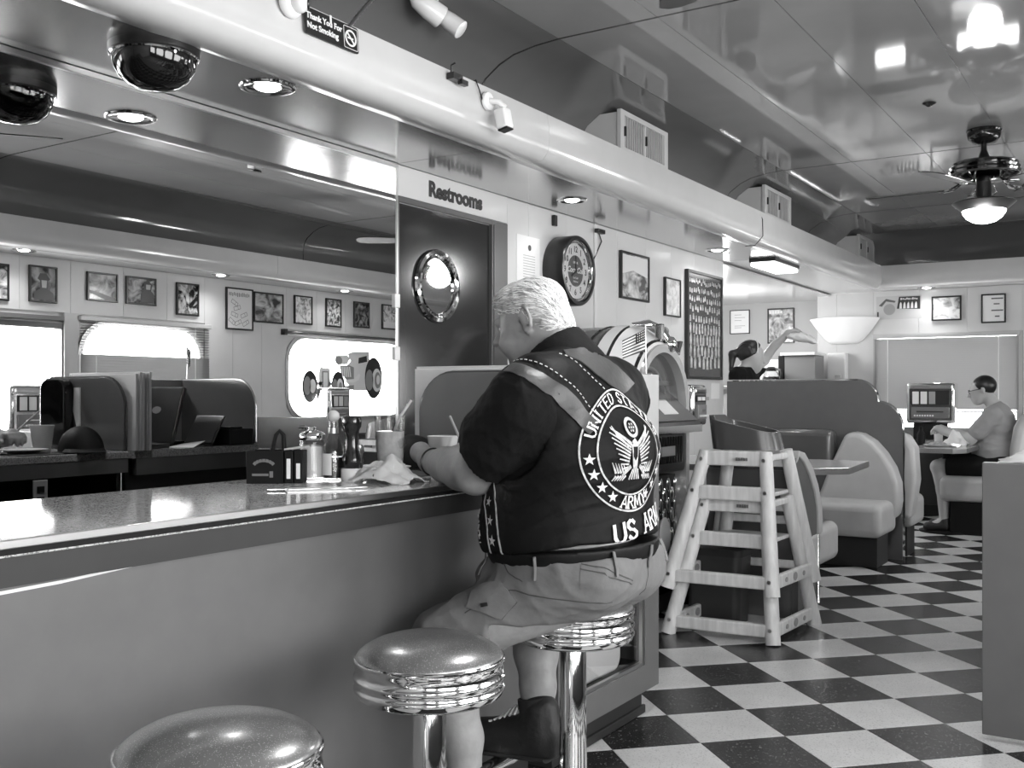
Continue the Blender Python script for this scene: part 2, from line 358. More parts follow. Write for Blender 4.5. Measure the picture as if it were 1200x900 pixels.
# right wall with its row of windows
wr = struct(hole_sheet(MB(), [(YB-.1, 0), (YE+.1, 0), (YE+.1, 2.78), (YB-.1, 2.78)], [rrect(a, b, c, d, .24 if n != 3 else .03) for n, (a, b, c, d) in enumerate(WINS)], 'x', XR+.012), 'wall_right', WALL)
js = [YB, -2.2, -1.8, -1.4, -1.0, -.6, -.2, .2, .6, 1., 1.4, 1.8, 2.2, 2.6, 3.0, 3.4, 3.8, 4.398, 4.809, 5.277, 5.70, 6.095, 6.412, 6.759, 7.073, 7.48, 7.9, 8.3, 8.72, 9.15, 9.6, 10.05, YE]
for a, b in zip(js[:-1], js[1:]):
    z0 = .765 if (6.09 <= a < 6.8 or a > 8.9 or 2.79 < a < 2.99) else 1.765
    MB().box(XR, XR+.01, a+.0012, b-.0012, z0, 2.158).build('panel', WALL, wr)
MB().box(XR-.004, XR+.01, YB, YE, 0, .735).build('wainscot', WALLD, wr); MB().box(XR-.03, XR+.01, YB, YE, .735, .76).build('chair_rail', CHROME, wr)
win_things = []
for n, (a, b, z0, z1) in enumerate(WINS):
    r = .24 if n != 3 else .03
    w = struct(ring_bar(MB(), rrect(a+.012, b-.012, z0+.012, z1-.012, r-.012), rrect(a-.03, b+.03, z0-.03, z1+.03, r+.03), 'x', XR-.006, XR+.09), f'window_{n+1}', DFRAME if n == 3 else STEEL)
    mb = MB(); hole_sheet(mb, rrect(a, b, z0, z1, r), [], 'x', XR+.05); mb.build('pane', PANE, w); win_things.append(w)
# a flat painted post between the two windows by the till
struct(MB().box(XR-.02, XR, 4.745, 4.86, .76, 1.765), 'trim_4', SOFF)
# end wall, with one wide window
we = struct(hole_sheet(MB(), [(-2.95, 0), (XR+.1, 0), (XR+.1, 2.78), (-2.95, 2.78)], [[(-2.40, .82), (-1.13, .82), (-1.13, 1.72), (-2.40, 1.72)]], 'y', YE+.012), 'wall_end', WALL)
xs = [-2.95, -2.78, -2.42, -2.0, -1.57, -1.10, -.68, -.26, .16, .58, 1.0, XR]
for a, b in zip(xs[:-1], xs[1:]):
    MB().box(a+.0012, b-.0012, YE, YE+.01, 1.74 if -2.43 < a < -1.2 else .74, 2.158).build('panel', WALL, we)
MB().box(-2.95, XR, YE-.004, YE+.01, 0, .735).build('wainscot', WALLD, we)
MB().box(-2.97, -2.95, YE, 10.95, 0, 2.16).build('return_panel', WALL, we)
w7 = struct(ring_bar(MB(), [(-2.38, .84), (-1.15, .84), (-1.15, 1.70), (-2.38, 1.70)], [(-2.42, .80), (-1.10, .80), (-1.10, 1.74), (-2.42, 1.74)], 'y', YE-.02, YE+.08), 'window_7', SOFF)
MB().add([(-2.4, YE+.05, .82), (-1.13, YE+.05, .82), (-1.13, YE+.05, 1.72), (-2.4, YE+.05, 1.72)], [(0, 1, 2, 3)]).build('pane', PANE, w7)
# kitchen recess behind the left wall, and the wall behind the camera
struct(MB().box(-4.7, XL-.121, 7.4, 7.51, 0, 2.2), 'wall_kitchen_front', WALL); struct(MB().box(-4.75, -4.65, 7.3, 11., 0, 2.2), 'wall_kitchen_side', WALL)
struct(MB().box(-4.7, -2.96, 10.9, 11., 0, 2.2), 'wall_kitchen_back', P('kitchen_wall', .42, .4)); struct(MB().box(XL-.2, XR+.2, YB-.1, YB, 0, 2.78), 'wall_back', WALL)
struct(MB().box(XL-.004, XL+.012, 4.46, 7.5, 0, .10), 'baseboard_left', RUBBER, bevel=.003)
struct(MB().box(XR-.016, XR-.004, YB, YE, 0, .10), 'baseboard_right', RUBBER); struct(MB().box(-2.95, XR, YE-.016, YE-.004, 0, .10), 'baseboard_end', RUBBER)

# ================================================================ MIRROR over the back of the counter
mir = thing('wall_mirror', 'large wall mirror behind the counter reflecting the opposite windows', 'mirror', (XL, 1.7, .55))
MB().box(XL-.002, XL+.004, YB+.05, 3.545, .55, 2.148).build('mirror_glass', MIRR, mir)
MB().box(XL, XL+.012, YB+.05, 3.55, 2.140, 2.159).build('top_channel', STEEL, mir, bevel=.002)
MB().box(XL, XL+.008, 3.543, 3.552, .55, 2.15).build('edge_trim', STEEL, mir)
for z in (1.33, 1.56): MB().box(XL, XL+.014, 3.525, 3.56, z-.03, z+.03).build('clip', CREAM, mir, bevel=.003)

# ================================================================ RESTROOM DOOR
dr = struct(MB().box(XL-.05, XL-.01, 3.57, 4.297, .01, 1.995), 'door_1', DOOR)
c = (XL-.01, 3.857, 1.652)
MX = Matrix.Translation(c) @ Matrix.Rotation(PI/2, 4, 'Y')
MB().lathe([(.128, .0), (.165, .0), (.17, .006), (.165, .016), (.15, .02), (.143, .014), (.138, .02), (.130, .016), (.128, 0)], 48, mi=0, M=MX).build('porthole_rim', CHROME, dr, smooth=True)
mb = MB(); mb.lathe([(.001, .004), (.131, .004), (.131, .0), (.001, 0)], 40, M=MX); mb.build('porthole_glass', P('porthole_mirror_glass', .6, .02, metal=1.), dr)
MB().box(XL-.01, XL-.006, 3.6, 4.0, .02, .25).build('kick_plate', STEEL, dr)
df = struct(MB().box(XL-.06, XL+.006, 4.30, 4.447, 0, 2.02), 'trim_5', DFRAME, bevel=.003)
MB().box(XL-.06, XL+.006, 3.555, 4.30, 1.997, 2.022).build('head', DFRAME, df)
MB().box(XL+.006, XL+.010, 4.315, 4.33, 0, 2.0).build('stop_bead', DFRAME, df)
MB().box(XL-.06, XL+.002, 3.552, 3.568, 0, 2.0).build('jamb', DFRAME, df)
sg = MB(); text(sg, 'Restrooms', frame_m((XL+.002, 4.0, 2.088), (0, 1, 0), (0, 0, 1)), .098, bold=.004)
one(sg, 'restrooms_lettering', INK, 'black lettering reading Restrooms over the dark porthole door', 'sign')
# ================================================================ COUNTER
CF, CR, CZ = -1.552, -2.11, .92                # front edge, rear edge, top
YD = 2.72                                       # first divider
co = thing('lunch_counter', 'long speckled lunch counter with a metal edge and plain laminate front', 'counter', (-1.83, .3, 0))
MB().box(CR, CF+.004, -2.4, YD, CZ-.028, CZ).build('counter_top', CTOP, co, bevel=.002, seg=1)
MB().box(CF+.004, CF+.010, -2.4, YD, CZ-.014, CZ+.001).build('metal_edge', STEEL, co, bevel=.002)
MB().box(CF+.002, CF+.0065, -2.4, YD, CZ-.024, CZ-.014).build('edge_groove', MATTE, co)
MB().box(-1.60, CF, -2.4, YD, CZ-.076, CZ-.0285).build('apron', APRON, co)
MB().box(CR+.002, CR+.03, -2.4, YD, CZ-.085, CZ-.0285).build('rear_apron', PART, co)
MB().box(-1.64, -1.62, -2.4, YD, .10, CZ-.076).build('front_panel', CPAN, co)
MB().box(-1.70, -1.66, -2.4, YD, 0, .10).build('kick_board', RUBBER, co)
MB().box(CR+.06, CR+.40, -2.4, YD, .34, .36).build('shelf', MATTE, co); MB().box(CR+.42, CR+.44, -2.4, YD, .0, CZ-.03).build('back_panel', MATTE, co)
for y in (-2.38, -.9, .5, 1.6, 2.70): MB().box(CR+.05, CR+.43, y, y+.02, 0, CZ-.03).build('upright', MATTE, co)
mb = MB(); sc = [(.72, .824), (.83, .825), (.97, .824), (1.10, .826), (1.22, .832), (1.33, .838), (1.42, .840)]  # curved streak of reflected light, painted as a thin pale strip on the front panel
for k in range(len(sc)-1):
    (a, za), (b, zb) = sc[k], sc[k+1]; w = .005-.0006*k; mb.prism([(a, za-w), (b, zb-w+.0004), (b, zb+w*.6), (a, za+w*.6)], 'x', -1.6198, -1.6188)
tag(mb.build('painted_light_streak', P('light_streak_paint', .75, .5), co), 'pale curved streak of light painted along the upper part of the front')
ou = MB().box(CR-.002, CR+.004, 2.3, 2.36, .72, .83).build('outlet_plate', CREAM, co, bevel=.002)
for z in (.755, .795): MB().box(CR-.004, CR-.002, 2.315, 2.345, z-.012, z+.012).build('socket', BLACK, ou)
fr = thing('foot_rail', 'chrome foot rail along the bottom of the counter', 'foot rail', (-1.52, .6, 0))
MB().tube([(-1.50, -2.3, .17), (-1.50, 2.71, .17)], .02, 14).build('rail', CHROME, fr, smooth=True)
for y in (-.8, .75, 1.95, 2.66): MB().tube([(-1.50, y, .17), (-1.61, y, .17)], .012, 10).build('bracket', CHROME, fr, smooth=True)

# ================================================================ HOST STATION at the far end of the counter
hs = thing('host_station', 'laminate cash stand with a glass display front at the end of the counter', 'cash stand', (-1.83, 3.1, 0))
MB().box(CR, -1.575, YD+.022, 3.433, CZ-.03, CZ).build('station_top', CTOP, hs); MB().box(CR+.002, CR+.03, YD+.04, 3.43, CZ-.10, CZ-.03).build('rear_apron', PART, hs)
def divider(y, label):
    r = .13; d = thing('host_divider', label, 'divider', (-1.83, y+.01, CZ), 'host station dividers'); pts = [(CR+.03, CZ+.001), (-1.576, CZ+.001), (-1.576, 1.222)]
    pts += [(CR+.03+r+r*math.cos(q), 1.222-r+r*math.sin(q)) for q in [PI/2+PI/2*i/8 for i in range(9)]]
    m = MB(); m.prism(pts, 'y', y, y+.02); m.build('panel', DIVG, d, bevel=.003)
    ed = MB(); q = pts[2:]+[(CR+.03, .93)]; ed.tube([(x, y+.01, z) for x, z in q], .006, 8); ed.build('edge_trim', STEEL if y > 3 else APRON, d, smooth=True)
divider(YD, 'grey divider with a rounded corner standing before the menus'); divider(3.435, 'rounded divider with a bright edge behind the till screen')
ub = one(MB().box(-1.574, CF, YD, 3.455, CZ-.019, 1.222), 'upper_board', LIGHTB, 'pale grey board above the glass display front, facing the aisle', 'board', bevel=.002)
mb = MB(); ring_bar(mb, [(YD+.10, .195), (3.34, .195), (3.34, .80), (YD+.10, .80)], [(YD, .102), (3.455, .102), (3.455, .8985), (YD, .8985)], 'x', -1.58, CF); mb.build('window_frame', PART, hs, bevel=.002)
MB().box(-1.574, -1.570, YD+.09, 3.35, .19, .81).build('glass_front', SMOKE, hs)
mb = MB(); ring_bar(mb, [(YD+.112, .207), (3.328, .207), (3.328, .788), (YD+.112, .788)], [(YD+.10, .195), (3.34, .195), (3.34, .80), (YD+.10, .80)], 'x', -1.572, CF-.006); mb.build('metal_bead', STEEL, hs)
MB().box(CR+.03, -1.585, YD+.02, 3.435, .165, .18).build('case_floor', MATTE, hs); MB().box(CR+.05, CR+.07, YD+.02, 3.435, 0, CZ-.03).build('case_back', MATTE, hs)
MB().box(CR+.05, -1.585, 3.44, 3.452, .10, .89).build('end_panel', PART, hs)
MB().box(CR+.05, -1.60, YD+.03, 3.41, 0, .10).build('kick_board', RUBBER, hs); MB().box(-1.604, -1.59, YD+.03, 3.425, 0, .03).build('base_strip', RUBBER, hs, bevel=.004)
pq = MB(); pq.prism([(-1.80, 1.18), (-1.80, .96), (-1.77, .95), (-1.775, 1.02), (-1.755, 1.08), (-1.76, 1.18)], 'y', YD-.006, YD-.001); one(pq, 'paper_strip', PAPER, 'narrow white paper with a wavy edge taped to the near divider', 'paper')
pb = MB(); pb.prism(rrect(-1.755, -1.585, .935, 1.215, .045), 'y', YD-.05, YD-.001); pb2 = one(pb, 'menu_case', P('glossy_black_case', .008, .06), 'glossy black case hanging on the near divider of the host station', 'case', bevel=.006)
wb = MB(); wb.prism(rrect(2.90, 3.305, .181, .295, .05), 'x', -1.76, -1.63); one(wb, 'white_box', P('white_card', .95, .5), 'white rounded box inside the glass display front', 'box', bevel=.01)
# menus standing behind the near divider
mcol = [PAPER, P('menu_cover', .65, .25), PAPER, P('menu_cover_grey', .4, .25), PAPER]
for k in range(5):
    y = YD+.028+k*.017; o = MB().box(CR-.01-.006*(k % 2), -1.70+.03*k, y, y+.010, CZ, 1.236+.004*((k*2) % 3)); m = o.build('menu', mcol[k], bevel=.001, seg=1)
    tag(m, ['white menu standing tight against the back of the near divider', 'glossy white menu, second from the near divider', 'white menu in the middle of the five upright menus', 'grey covered menu, fourth from the near divider', 'white menu farthest from the near divider, nearest the till screen'][k], 'menu', 'menus behind the host station divider')
mon = thing('till_screen', 'black touchscreen till leaning back on the host station', 'monitor', (-1.80, 3.1, CZ))
Mm = Matrix.Translation((-1.80, 3.08, CZ+.10)) @ Matrix.Rotation(math.radians(-16), 4, 'X')
MB().box(-.17, .17, -.012, .012, -.09, .17, M=Mm).build('screen', BLACK, mon, bevel=.006); MB().box(-.155, .155, .012, .014, -.075, .155, M=Mm).build('glass', P('screen_glass', .01, .05), mon)
MB().box(-1.88, -1.72, 3.02, 3.20, CZ, CZ+.02).build('base', BLACK, mon, bevel=.004); MB().tube([(-1.80, 3.13, CZ+.015), (-1.80, 3.10, CZ+.10)], .02, 10).build('neck', BLACK, mon)
mb = MB(); mb.lathe([(.001, 0), (.03, 0), (.03, .002), (.001, .002)], 24, M=Mm @ Matrix.Translation((-.03, -.0125, .06)) @ Matrix.Rotation(PI/2, 4, 'X') @ Matrix.Scale(.55, 4, (0, 1, 0))); mb.build('oval_badge', STEEL, mon)
tb = thing('tablet', 'grey tablet leaning on a stand beside the till printer', 'tablet', (-1.98, 3.22, CZ))
Mt = Matrix.Translation((-1.98, 3.22, CZ+.07)) @ Matrix.Rotation(math.radians(-30), 4, 'X')
MB().box(-.10, .08, -.005, .005, -.075, .075, M=Mt).build('case', BLACK, tb, bevel=.003); MB().box(-.092, .072, -.0065, -.005, -.067, .067, M=Mt).build('screen', P('tablet_glass', .1, .1), tb)
kp = MB().box(-2.02, -1.86, 2.90, 3.0, CZ, CZ+.018); one(kp, 'keyboard', BLACK, 'small black keypad lying in front of the till screen', 'keypad', bevel=.004)
pr = thing('receipt_printer', 'low black receipt printer at the far end of the host station', 'printer', (-2.02, 3.33, CZ))
MB().box(-2.10, -1.92, 3.27, 3.415, CZ, CZ+.075).build('body', MATTE, pr, bevel=.008); MB().box(-2.095, -1.925, 3.275, 3.35, CZ+.075, CZ+.085).build('lid', BLACK, pr, bevel=.004)
pp = MB(); pp.add([(-2.10, 3.06, CZ+.002), (-1.99, 3.02, CZ+.002), (-1.95, 3.13, CZ+.012), (-2.06, 3.16, CZ+.026), (-2.10, 3.06, CZ), (-1.99, 3.02, CZ), (-1.95, 3.13, CZ+.010), (-2.06, 3.16, CZ+.024)], [(0, 1, 2, 3), (7, 6, 5, 4), (0, 4, 5, 1), (1, 5, 6, 2), (2, 6, 7, 3), (3, 7, 4, 0)]); one(pp, 'receipt_papers', PAPER, 'curled white receipts lying before the receipt printer', 'paper')

# ================================================================ STOOLS
def make_stool(x, y, label):
    t = thing('counter_stool', label, 'stool', (x, y, 0), 'chrome counter stools')
    c = (x, y, 0); R = .153
    MB().lathe([(.001, .664), (.03, .6635), (.06, .661), (.09, .656), (.115, .648), (.134, .638), (.146, .628), (.151, .620), (.150, .614), (.001, .614)], 56, c).build('seat', VINYL, t, smooth=True, angle=60)
    MB().torus((x, y, .6185), .1515, .0028, 64, 8).build('piping', CHROME, t, smooth=True)
    pr_ = [(.02, .617), (.1525, .617), (.1535, .610), (.151, .606), (.151, .588), (.1535, .585), (.1545, .581), (.1535, .577), (.151, .574), (.1505, .566), (.153, .563), (.154, .559), (.153, .555), (.150, .551), (.148, .545), (.14, .540), (.12, .536), (.03, .534)]
    MB().lathe(pr_, 72, c).build('chrome_ring', CHROME, t, smooth=True, angle=50)
    MB().lathe([(.03, .536), (.033, .53), (.034, .3), (.036, .06), (.045, .035), (.11, .022), (.145, .012), (.15, 0), (.001, 0)], 40, c).build('column', CHROME, t, smooth=True, angle=40)
    return t
st = make_stool(-1.203, 1.081, 'chrome counter stool nearest the camera, its seat cut by the frame bottom')
dup(st, (-1.266, 1.69, 0), 'empty chrome counter stool standing beside the seated man', 'chrome counter stools')
dup(st, (-1.253, 2.27, 0), 'chrome counter stool the man in the black vest sits on', 'chrome counter stools')

# ================================================================ THINGS ON THE COUNTER
def cyl(x, y, prof, name, mat, parent=None, n=32, z=CZ, **k): return MB().lathe(prof, n, (x, y, z)).build(name, mat, parent, smooth=True, **k)
ss = thing('sugar_shaker', 'glass sugar shaker with a chrome lid beside the sauce bottle', 'sugar shaker', (-1.955, 2.08, CZ))
cyl(-1.955, 2.08, [(.001, .0), (.036, .0), (.037, .01), (.034, .02), (.034, .105), (.031, .113), (.0285, .113), (.031, .10), (.031, .006), (.001, .006)], 'jar', CLEAR, ss)
cyl(-1.955, 2.08, [(.001, .007), (.030, .007), (.030, .09), (.02, .095), (.001, .092)], 'sugar', SUGAR, ss)
cyl(-1.955, 2.08, [(.033, .108), (.034, .112), (.034, .122), (.030, .128), (.012, .134), (.011, .142), (.001, .143)], 'lid', CHROME, ss)
MB().tube([(-1.955, 2.08, CZ+.135), (-1.972, 2.07, CZ+.142), (-1.986, 2.062, CZ+.141)], .005, 8).build('spout', CHROME, ss)
sb = thing('sauce_bottle', 'clear sauce bottle with a pale round cap and dark sauce', 'bottle', (-1.905, 2.11, CZ))
cyl(-1.905, 2.11, [(.001, 0), (.028, 0), (.0295, .006), (.0295, .075), (.026, .095), (.016, .115), (.013, .125), (.013, .158), (.011, .158), (.011, .125), (.024, .094), (.027, .075), (.027, .005), (.001, .005)], 'bottle', CLEAR, sb)
cyl(-1.905, 2.11, [(.001, .0055), (.0265, .0055), (.0265, .062), (.001, .062)], 'sauce', SAUCE, sb)
MB().ball((-1.905, 2.11, CZ+.172), .0165, 20, 12).build('round_cap', P('pale_cap', .62, .45), sb, smooth=True)
MB().lathe([(.0302, .014), (.0304, .014), (.0304, .072), (.0302, .072)], 16, (-1.905, 2.11, CZ), a0=-2.6, a1=-1.0).build('paper_label', PAPER, sb)
cyl(-1.905, 2.11, [(.0135, .126), (.0145, .126), (.0145, .140), (.0135, .140)], 'neck_band', STEEL, sb)
kb = thing('ketchup_bottle', 'dark squeeze ketchup bottle standing upside down on its white cap', 'bottle', (-1.85, 2.12, CZ))
cyl(-1.85, 2.12, [(.001, 0), (.027, 0), (.028, .003), (.028, .030), (.026, .033), (.001, .033)], 'cap', CREAM, kb)
mb = MB()
for z, a, b in [(.033, .024, .020), (.040, .029, .022), (.060, .029, .022), (.075, .024, .019), (.095, .0215, .018), (.12, .021, .018), (.135, .023, .019), (.145, .029, .021), (.160, .030, .021), (.170, .028, .019), (.174, .018, .012)]:
    mb.v += [(-1.85+a*math.cos(q), 2.12+a*.78*math.sin(q), CZ+z) for q in [2*PI*i/24 for i in range(24)]]
for k in range(10):
    for i in range(24): mb.f.append((k*24+i, k*24+(i+1) % 24, k*24+24+(i+1) % 24, k*24+24+i)); mb.m.append(0)
mb.f.append(tuple(range(240, 264))); mb.m.append(0); mb.build('body', KETCH, kb, smooth=True)
gt = thing('drink_glass', 'tall glass of iced drink with a white straw', 'glass', (-1.838, 2.268, CZ))
cyl(-1.838, 2.268, [(.001, 0), (.033, 0), (.036, .01), (.0435, .172), (.0415, .172), (.034, .012), (.001, .010)], 'tumbler', CLEAR, gt)
cyl(-1.838, 2.268, [(.001, .011), (.0335, .012), (.039, .128), (.001, .128)], 'drink', TEA, gt)
ic = MB()
for k in range(7): q = random.random()*6.3; r = random.random()*.018; ic.box(-.012, .012, -.012, .012, -.012, .012, M=Matrix.Translation((-1.82+r*math.cos(q), 2.268+r*math.sin(q), CZ+.06+.012*k)) @ Matrix.Rotation(random.random()*3, 4, (random.random(), .5, .7)))
tag(ic.build('ice', ICE, gt, bevel=.003), kind='stuff')
MB().tube([(-1.838, 2.268, CZ+.10), (-1.815, 2.285, CZ+.168), (-1.79, 2.305, CZ+.215)], .0042, 10).build('straw', CREAM, gt, smooth=True)
cp = thing('white_cup', 'small white cup standing past the man by the host divider', 'cup', (-1.836, 2.517, CZ))
cyl(-1.836, 2.517, [(.001, 0), (.030, 0), (.034, .004), (.046, .103), (.0475, .106), (.0452, .107), (.033, .008), (.001, .007)], 'cup', CREAM, cp)
cyl(-1.836, 2.517, [(.001, .07), (.040, .07), (.040, .0705), (.001, .071)], 'coffee', SAUCE, cp)
pl = thing('dinner_plate', 'white plate on a dark mat in front of the seated man', 'plate', (-1.95, 2.40, CZ))
MB().box(-2.08, -1.76, 2.28, 2.45, CZ, CZ+.004).build('mat', RUBBER, pl, bevel=.001, seg=1)
cyl(-1.95, 2.365, [(.001, .004), (.05, .004), (.06, .010), (.088, .018), (.089, .020), (.06, .014), (.05, .008), (.001, .008)], 'plate', CREAM, pl)
ps = thing('pepper_shaker', 'small glass pepper shaker with a grey metal cap behind the napkin', 'pepper shaker', (-1.905, 2.21, CZ))
cyl(-1.905, 2.21, [(.001, 0), (.018, 0), (.019, .01), (.016, .07), (.001, .07)], 'body', CLEAR, ps, n=20); cyl(-1.905, 2.21, [(.001, .003), (.015, .003), (.014, .045), (.001, .045)], 'pepper', P('pepper', .1, .9), ps, n=20)
cyl(-1.905, 2.21, [(.0165, .068), (.0175, .07), (.0165, .085), (.01, .092), (.001, .093)], 'cap', STEEL, ps, n=20)
def crumple(name, c, size, h, seed, mat, label, cat, n=26):   # a crushed paper napkin: folded height field with thickness
    rnd = np.random.RandomState(seed); u = np.linspace(-1, 1, n); U, Vv = np.meshgrid(u, u, indexing='ij')
    Z = np.zeros_like(U); 
    for k in range(16):
        a = rnd.rand()*PI; fq = 1.5+rnd.rand()*5; Z += np.abs(np.sin((U*np.cos(a)+Vv*np.sin(a))*fq+rnd.rand()*6))*rnd.rand()
    Z = Z/Z.max(); R2 = np.sqrt(U**2+Vv**2); Z = Z*np.clip(1.25-R2, .03, 1)
    jx = rnd.randn(n, n)*.03; X_ = c[0]+(U+jx)*size[0]; Y_ = c[1]+(Vv+jx.T)*size[1]; Zz = c[2]+.002+Z*h
    V = [(X_[i, j], Y_[i, j], Zz[i, j]) for i in range(n) for j in range(n)]+[(X_[i, j], Y_[i, j], max(c[2]+.0005, Zz[i, j]-.004)) for i in range(n) for j in range(n)]
    F = []; o = n*n
    for i in range(n-1):
        for j in range(n-1): a = i*n+j; F += [(a, a+1, a+n+1, a+n), (o+a+n, o+a+n+1, o+a+1, o+a)]
    for i in range(n-1):
        for a, b in ((i, i+1), ((n-1)*n+i, (n-1)*n+i+1)): F.append((a, b, o+b, o+a))
        for a, b in ((i*n, i*n+n), (i*n+n-1, i*n+2*n-1)): F.append((a, b, o+b, o+a))
    return one(MB().add(V, F), name, mat, label, cat, smooth=True, angle=50)
crumple('paper_napkin', (-1.735, 2.128, CZ), (.095, .058), .078, 4, PAPER, 'crumpled white paper napkin beside the ketchup bottle', 'napkin')
nk = MB().box(-.075, .075, -.05, .05, 0, .003, M=Matrix.Translation((-1.725, 1.85, CZ)) @ Matrix.Rotation(math.radians(52), 4, 'Z')); one(nk, 'flat_napkin', PAPER, 'flat white napkin lying under the knife and fork', 'napkin')
def cutlery(kind, label, x, y, ang, z):
    mb = MB(); M = Matrix.Translation((x, y, z)) @ Matrix.Rotation(ang, 4, 'Z')
    rings = []
    shape = [(-.09, .005, .002), (-.06, .0065, .002), (0, .004, .0016), (.03, .004, .0016)]+([(.05, .009, .0012), (.08, .010, .001), (.105, .004, .0008)] if kind == 'table_knife' else [(.045, .009, .0016), (.06, .0115, .0014)])
    for x_, w, t in shape: rings.append([M @ Vector((x_, -w, 0)), M @ Vector((x_, w, 0)), M @ Vector((x_, w, t)), M @ Vector((x_, -w, t))])
    mb.loft(rings)
    if kind == 'fork':
        for k in range(4): mb.box(.058, .098, -.0105+.006*k, -.0075+.006*k, 0, .0013, M=M)
    return one(mb, kind, STEEL, label, kind.split('_')[-1], smooth=True, angle=30)
cutlery('table_knife', 'steel table knife lying on the flat napkin', -1.715, 1.87, math.radians(58), CZ+.0035)
cutlery('fork', 'steel fork lying on the flat napkin, beside the knife', -1.745, 1.835, math.radians(47), CZ+.0035)
cutlery('spoon', 'steel spoon propped beside the black condiment caddy', -1.84, 1.87, math.radians(100), CZ+.001)
cd = thing('condiment_caddy', 'black condiment caddy with a handle and pale printing', 'caddy', (-1.985, 1.95, CZ))
Mc = frame_m((-1.99, 1.952, CZ), (CA, SA, 0), (-SA, CA, 0))
cdm = MB(); cdm.box(-.047, .047, -.04, -.036, 0, .085, M=Mc).box(-.047, .047, .036, .04, 0, .085, M=Mc).box(-.047, -.043, -.04, .04, 0, .085, M=Mc).box(.043, .047, -.04, .04, 0, .085, M=Mc).box(-.047, .047, -.04, .04, 0, .004, M=Mc)
cdm.build('tray', MATTE, cd, bevel=.0015); 
hd = MB(); hd.tube([Mc @ Vector(p) for p in [(.0, 0, .004), (.012, 0, .09), (.02, 0, .125), (.030, 0, .135), (.040, 0, .125), (.042, 0, .085)]], .006, 8); hd.build('handle', MATTE, cd, smooth=True)
pn = MB(); GP = P('caddy_print', .16, .6)
for k in range(7): q = PI*(.22+.56*k/6); pn.box(-.0038, .0038, -.0412, -.0400, -.004, .004, M=Mc @ Matrix.Translation((.030*math.cos(q)-.002, 0, .038+.022*math.sin(q))) @ Matrix.Rotation(PI/2-q, 4, 'Y') )
pn.box(-.032, .010, -.0412, -.040, .020, .026, M=Mc).box(.013, .022, -.0412, -.04, .016, .032, M=Mc); pn.build('print', GP, cd)
for k, (x, h) in enumerate([(.060, .052), (.085, .040)]):
    j = MB().box(x-.0115, x+.0115, -.03, .03, 0, .085, M=Mc); j.build('side_bin', MATTE, cd, bevel=.002)
    MB().box(x-.005, x+.005, -.0315, -.03, .012, .012+h, M=Mc).build('packet', PAPER, cd)
mb = MB(); mb.prism([(-.02, .086), (.035, .092), (.035, .096), (-.02, .090)], 'y', -.028, .03, M=Mc @ Matrix.Translation((.068, 0, 0))); mb.build('card', P('grey_card', .45, .5), cd)
cap = thing('baseball_cap', 'black cap lying on the counter before the near divider', 'cap', (-2.0, 2.58, CZ))
mb = MB(); mb.ball((-2.0, 2.58, CZ+.005), (.095, .085, .10), 24, 10, v1=.5); mb.build('crown', MATTE, cap, smooth=True)
mb = MB(); br = [(-2.0+.092*math.cos(q), 2.58+.082*math.sin(q)) for q in [PI*.75+PI*.7*i/12 for i in range(13)]]; ob = [(-2.0-.03+.12*math.cos(q), 2.58-.03+.09*math.sin(q)) for q in [PI*.75+PI*.7*i/12 for i in range(13)]]
for i in range(12):
    mb.add([(*br[i], CZ+.018), (*br[i+1], CZ+.018), (*ob[i+1], CZ+.006), (*ob[i], CZ+.006), (*br[i], CZ+.013), (*br[i+1], CZ+.013), (*ob[i+1], CZ+.001), (*ob[i], CZ+.001)], [(0, 1, 2, 3), (7, 6, 5, 4), (0, 4, 5, 1), (1, 5, 6, 2), (2, 6, 7, 3), (3, 7, 4, 0)])
mb.build('brim', MATTE, cap, smooth=True, angle=50)
pen = MB().tube([(-1.735, 2.475, CZ+.085), (-1.813, 2.522, CZ+.165)], .004, 8); one(pen, 'pen', P('pen_grey', .35, .3), 'pale pen held up in the far hand of the seated man', 'pen')
# ================================================================ BOOTHS
def bar(mb, a, b, r, n=8, mi=0, r2=None): return mb.tube([a, b], [r, r2 or r], n, mi)
def arc(cx, cy, r, a0, a1, n=10, ry=None): return [(cx+r*math.cos(a0+(a1-a0)*i/n), cy+(ry or r)*math.sin(a0+(a1-a0)*i/n)) for i in range(n+1)]
bd = thing('booth_divider', 'grey stepped booth divider with a chrome edge in the middle of the room', 'booth divider', (-2.2, 7.55, 0))
out = [(-2.82, 0), (-2.82, 1.252), (-1.86, 1.252)]+[(-1.86+.15*math.sin(q), 1.102+.15*math.cos(q)) for q in [PI/2*i/8 for i in range(1, 9)]]+[(-1.70, 1.098)]+[(-1.70+.157*math.sin(q), .90+.195*math.cos(q)) for q in [PI/2*i/8 for i in range(0, 9)]]+[(-1.543, 0)]
mb = MB(); mb.prism(out, 'y', 7.53, 7.57); mb.build('panel', PART, bd)
mb = MB(); mb.tube([(x, 7.55, z) for x, z in out[1:11]], .012, 8); mb.tube([(x, 7.55, z) for x, z in out[11:]], .012, 8); mb.build('chrome_edge', CHROME, bd, smooth=True)
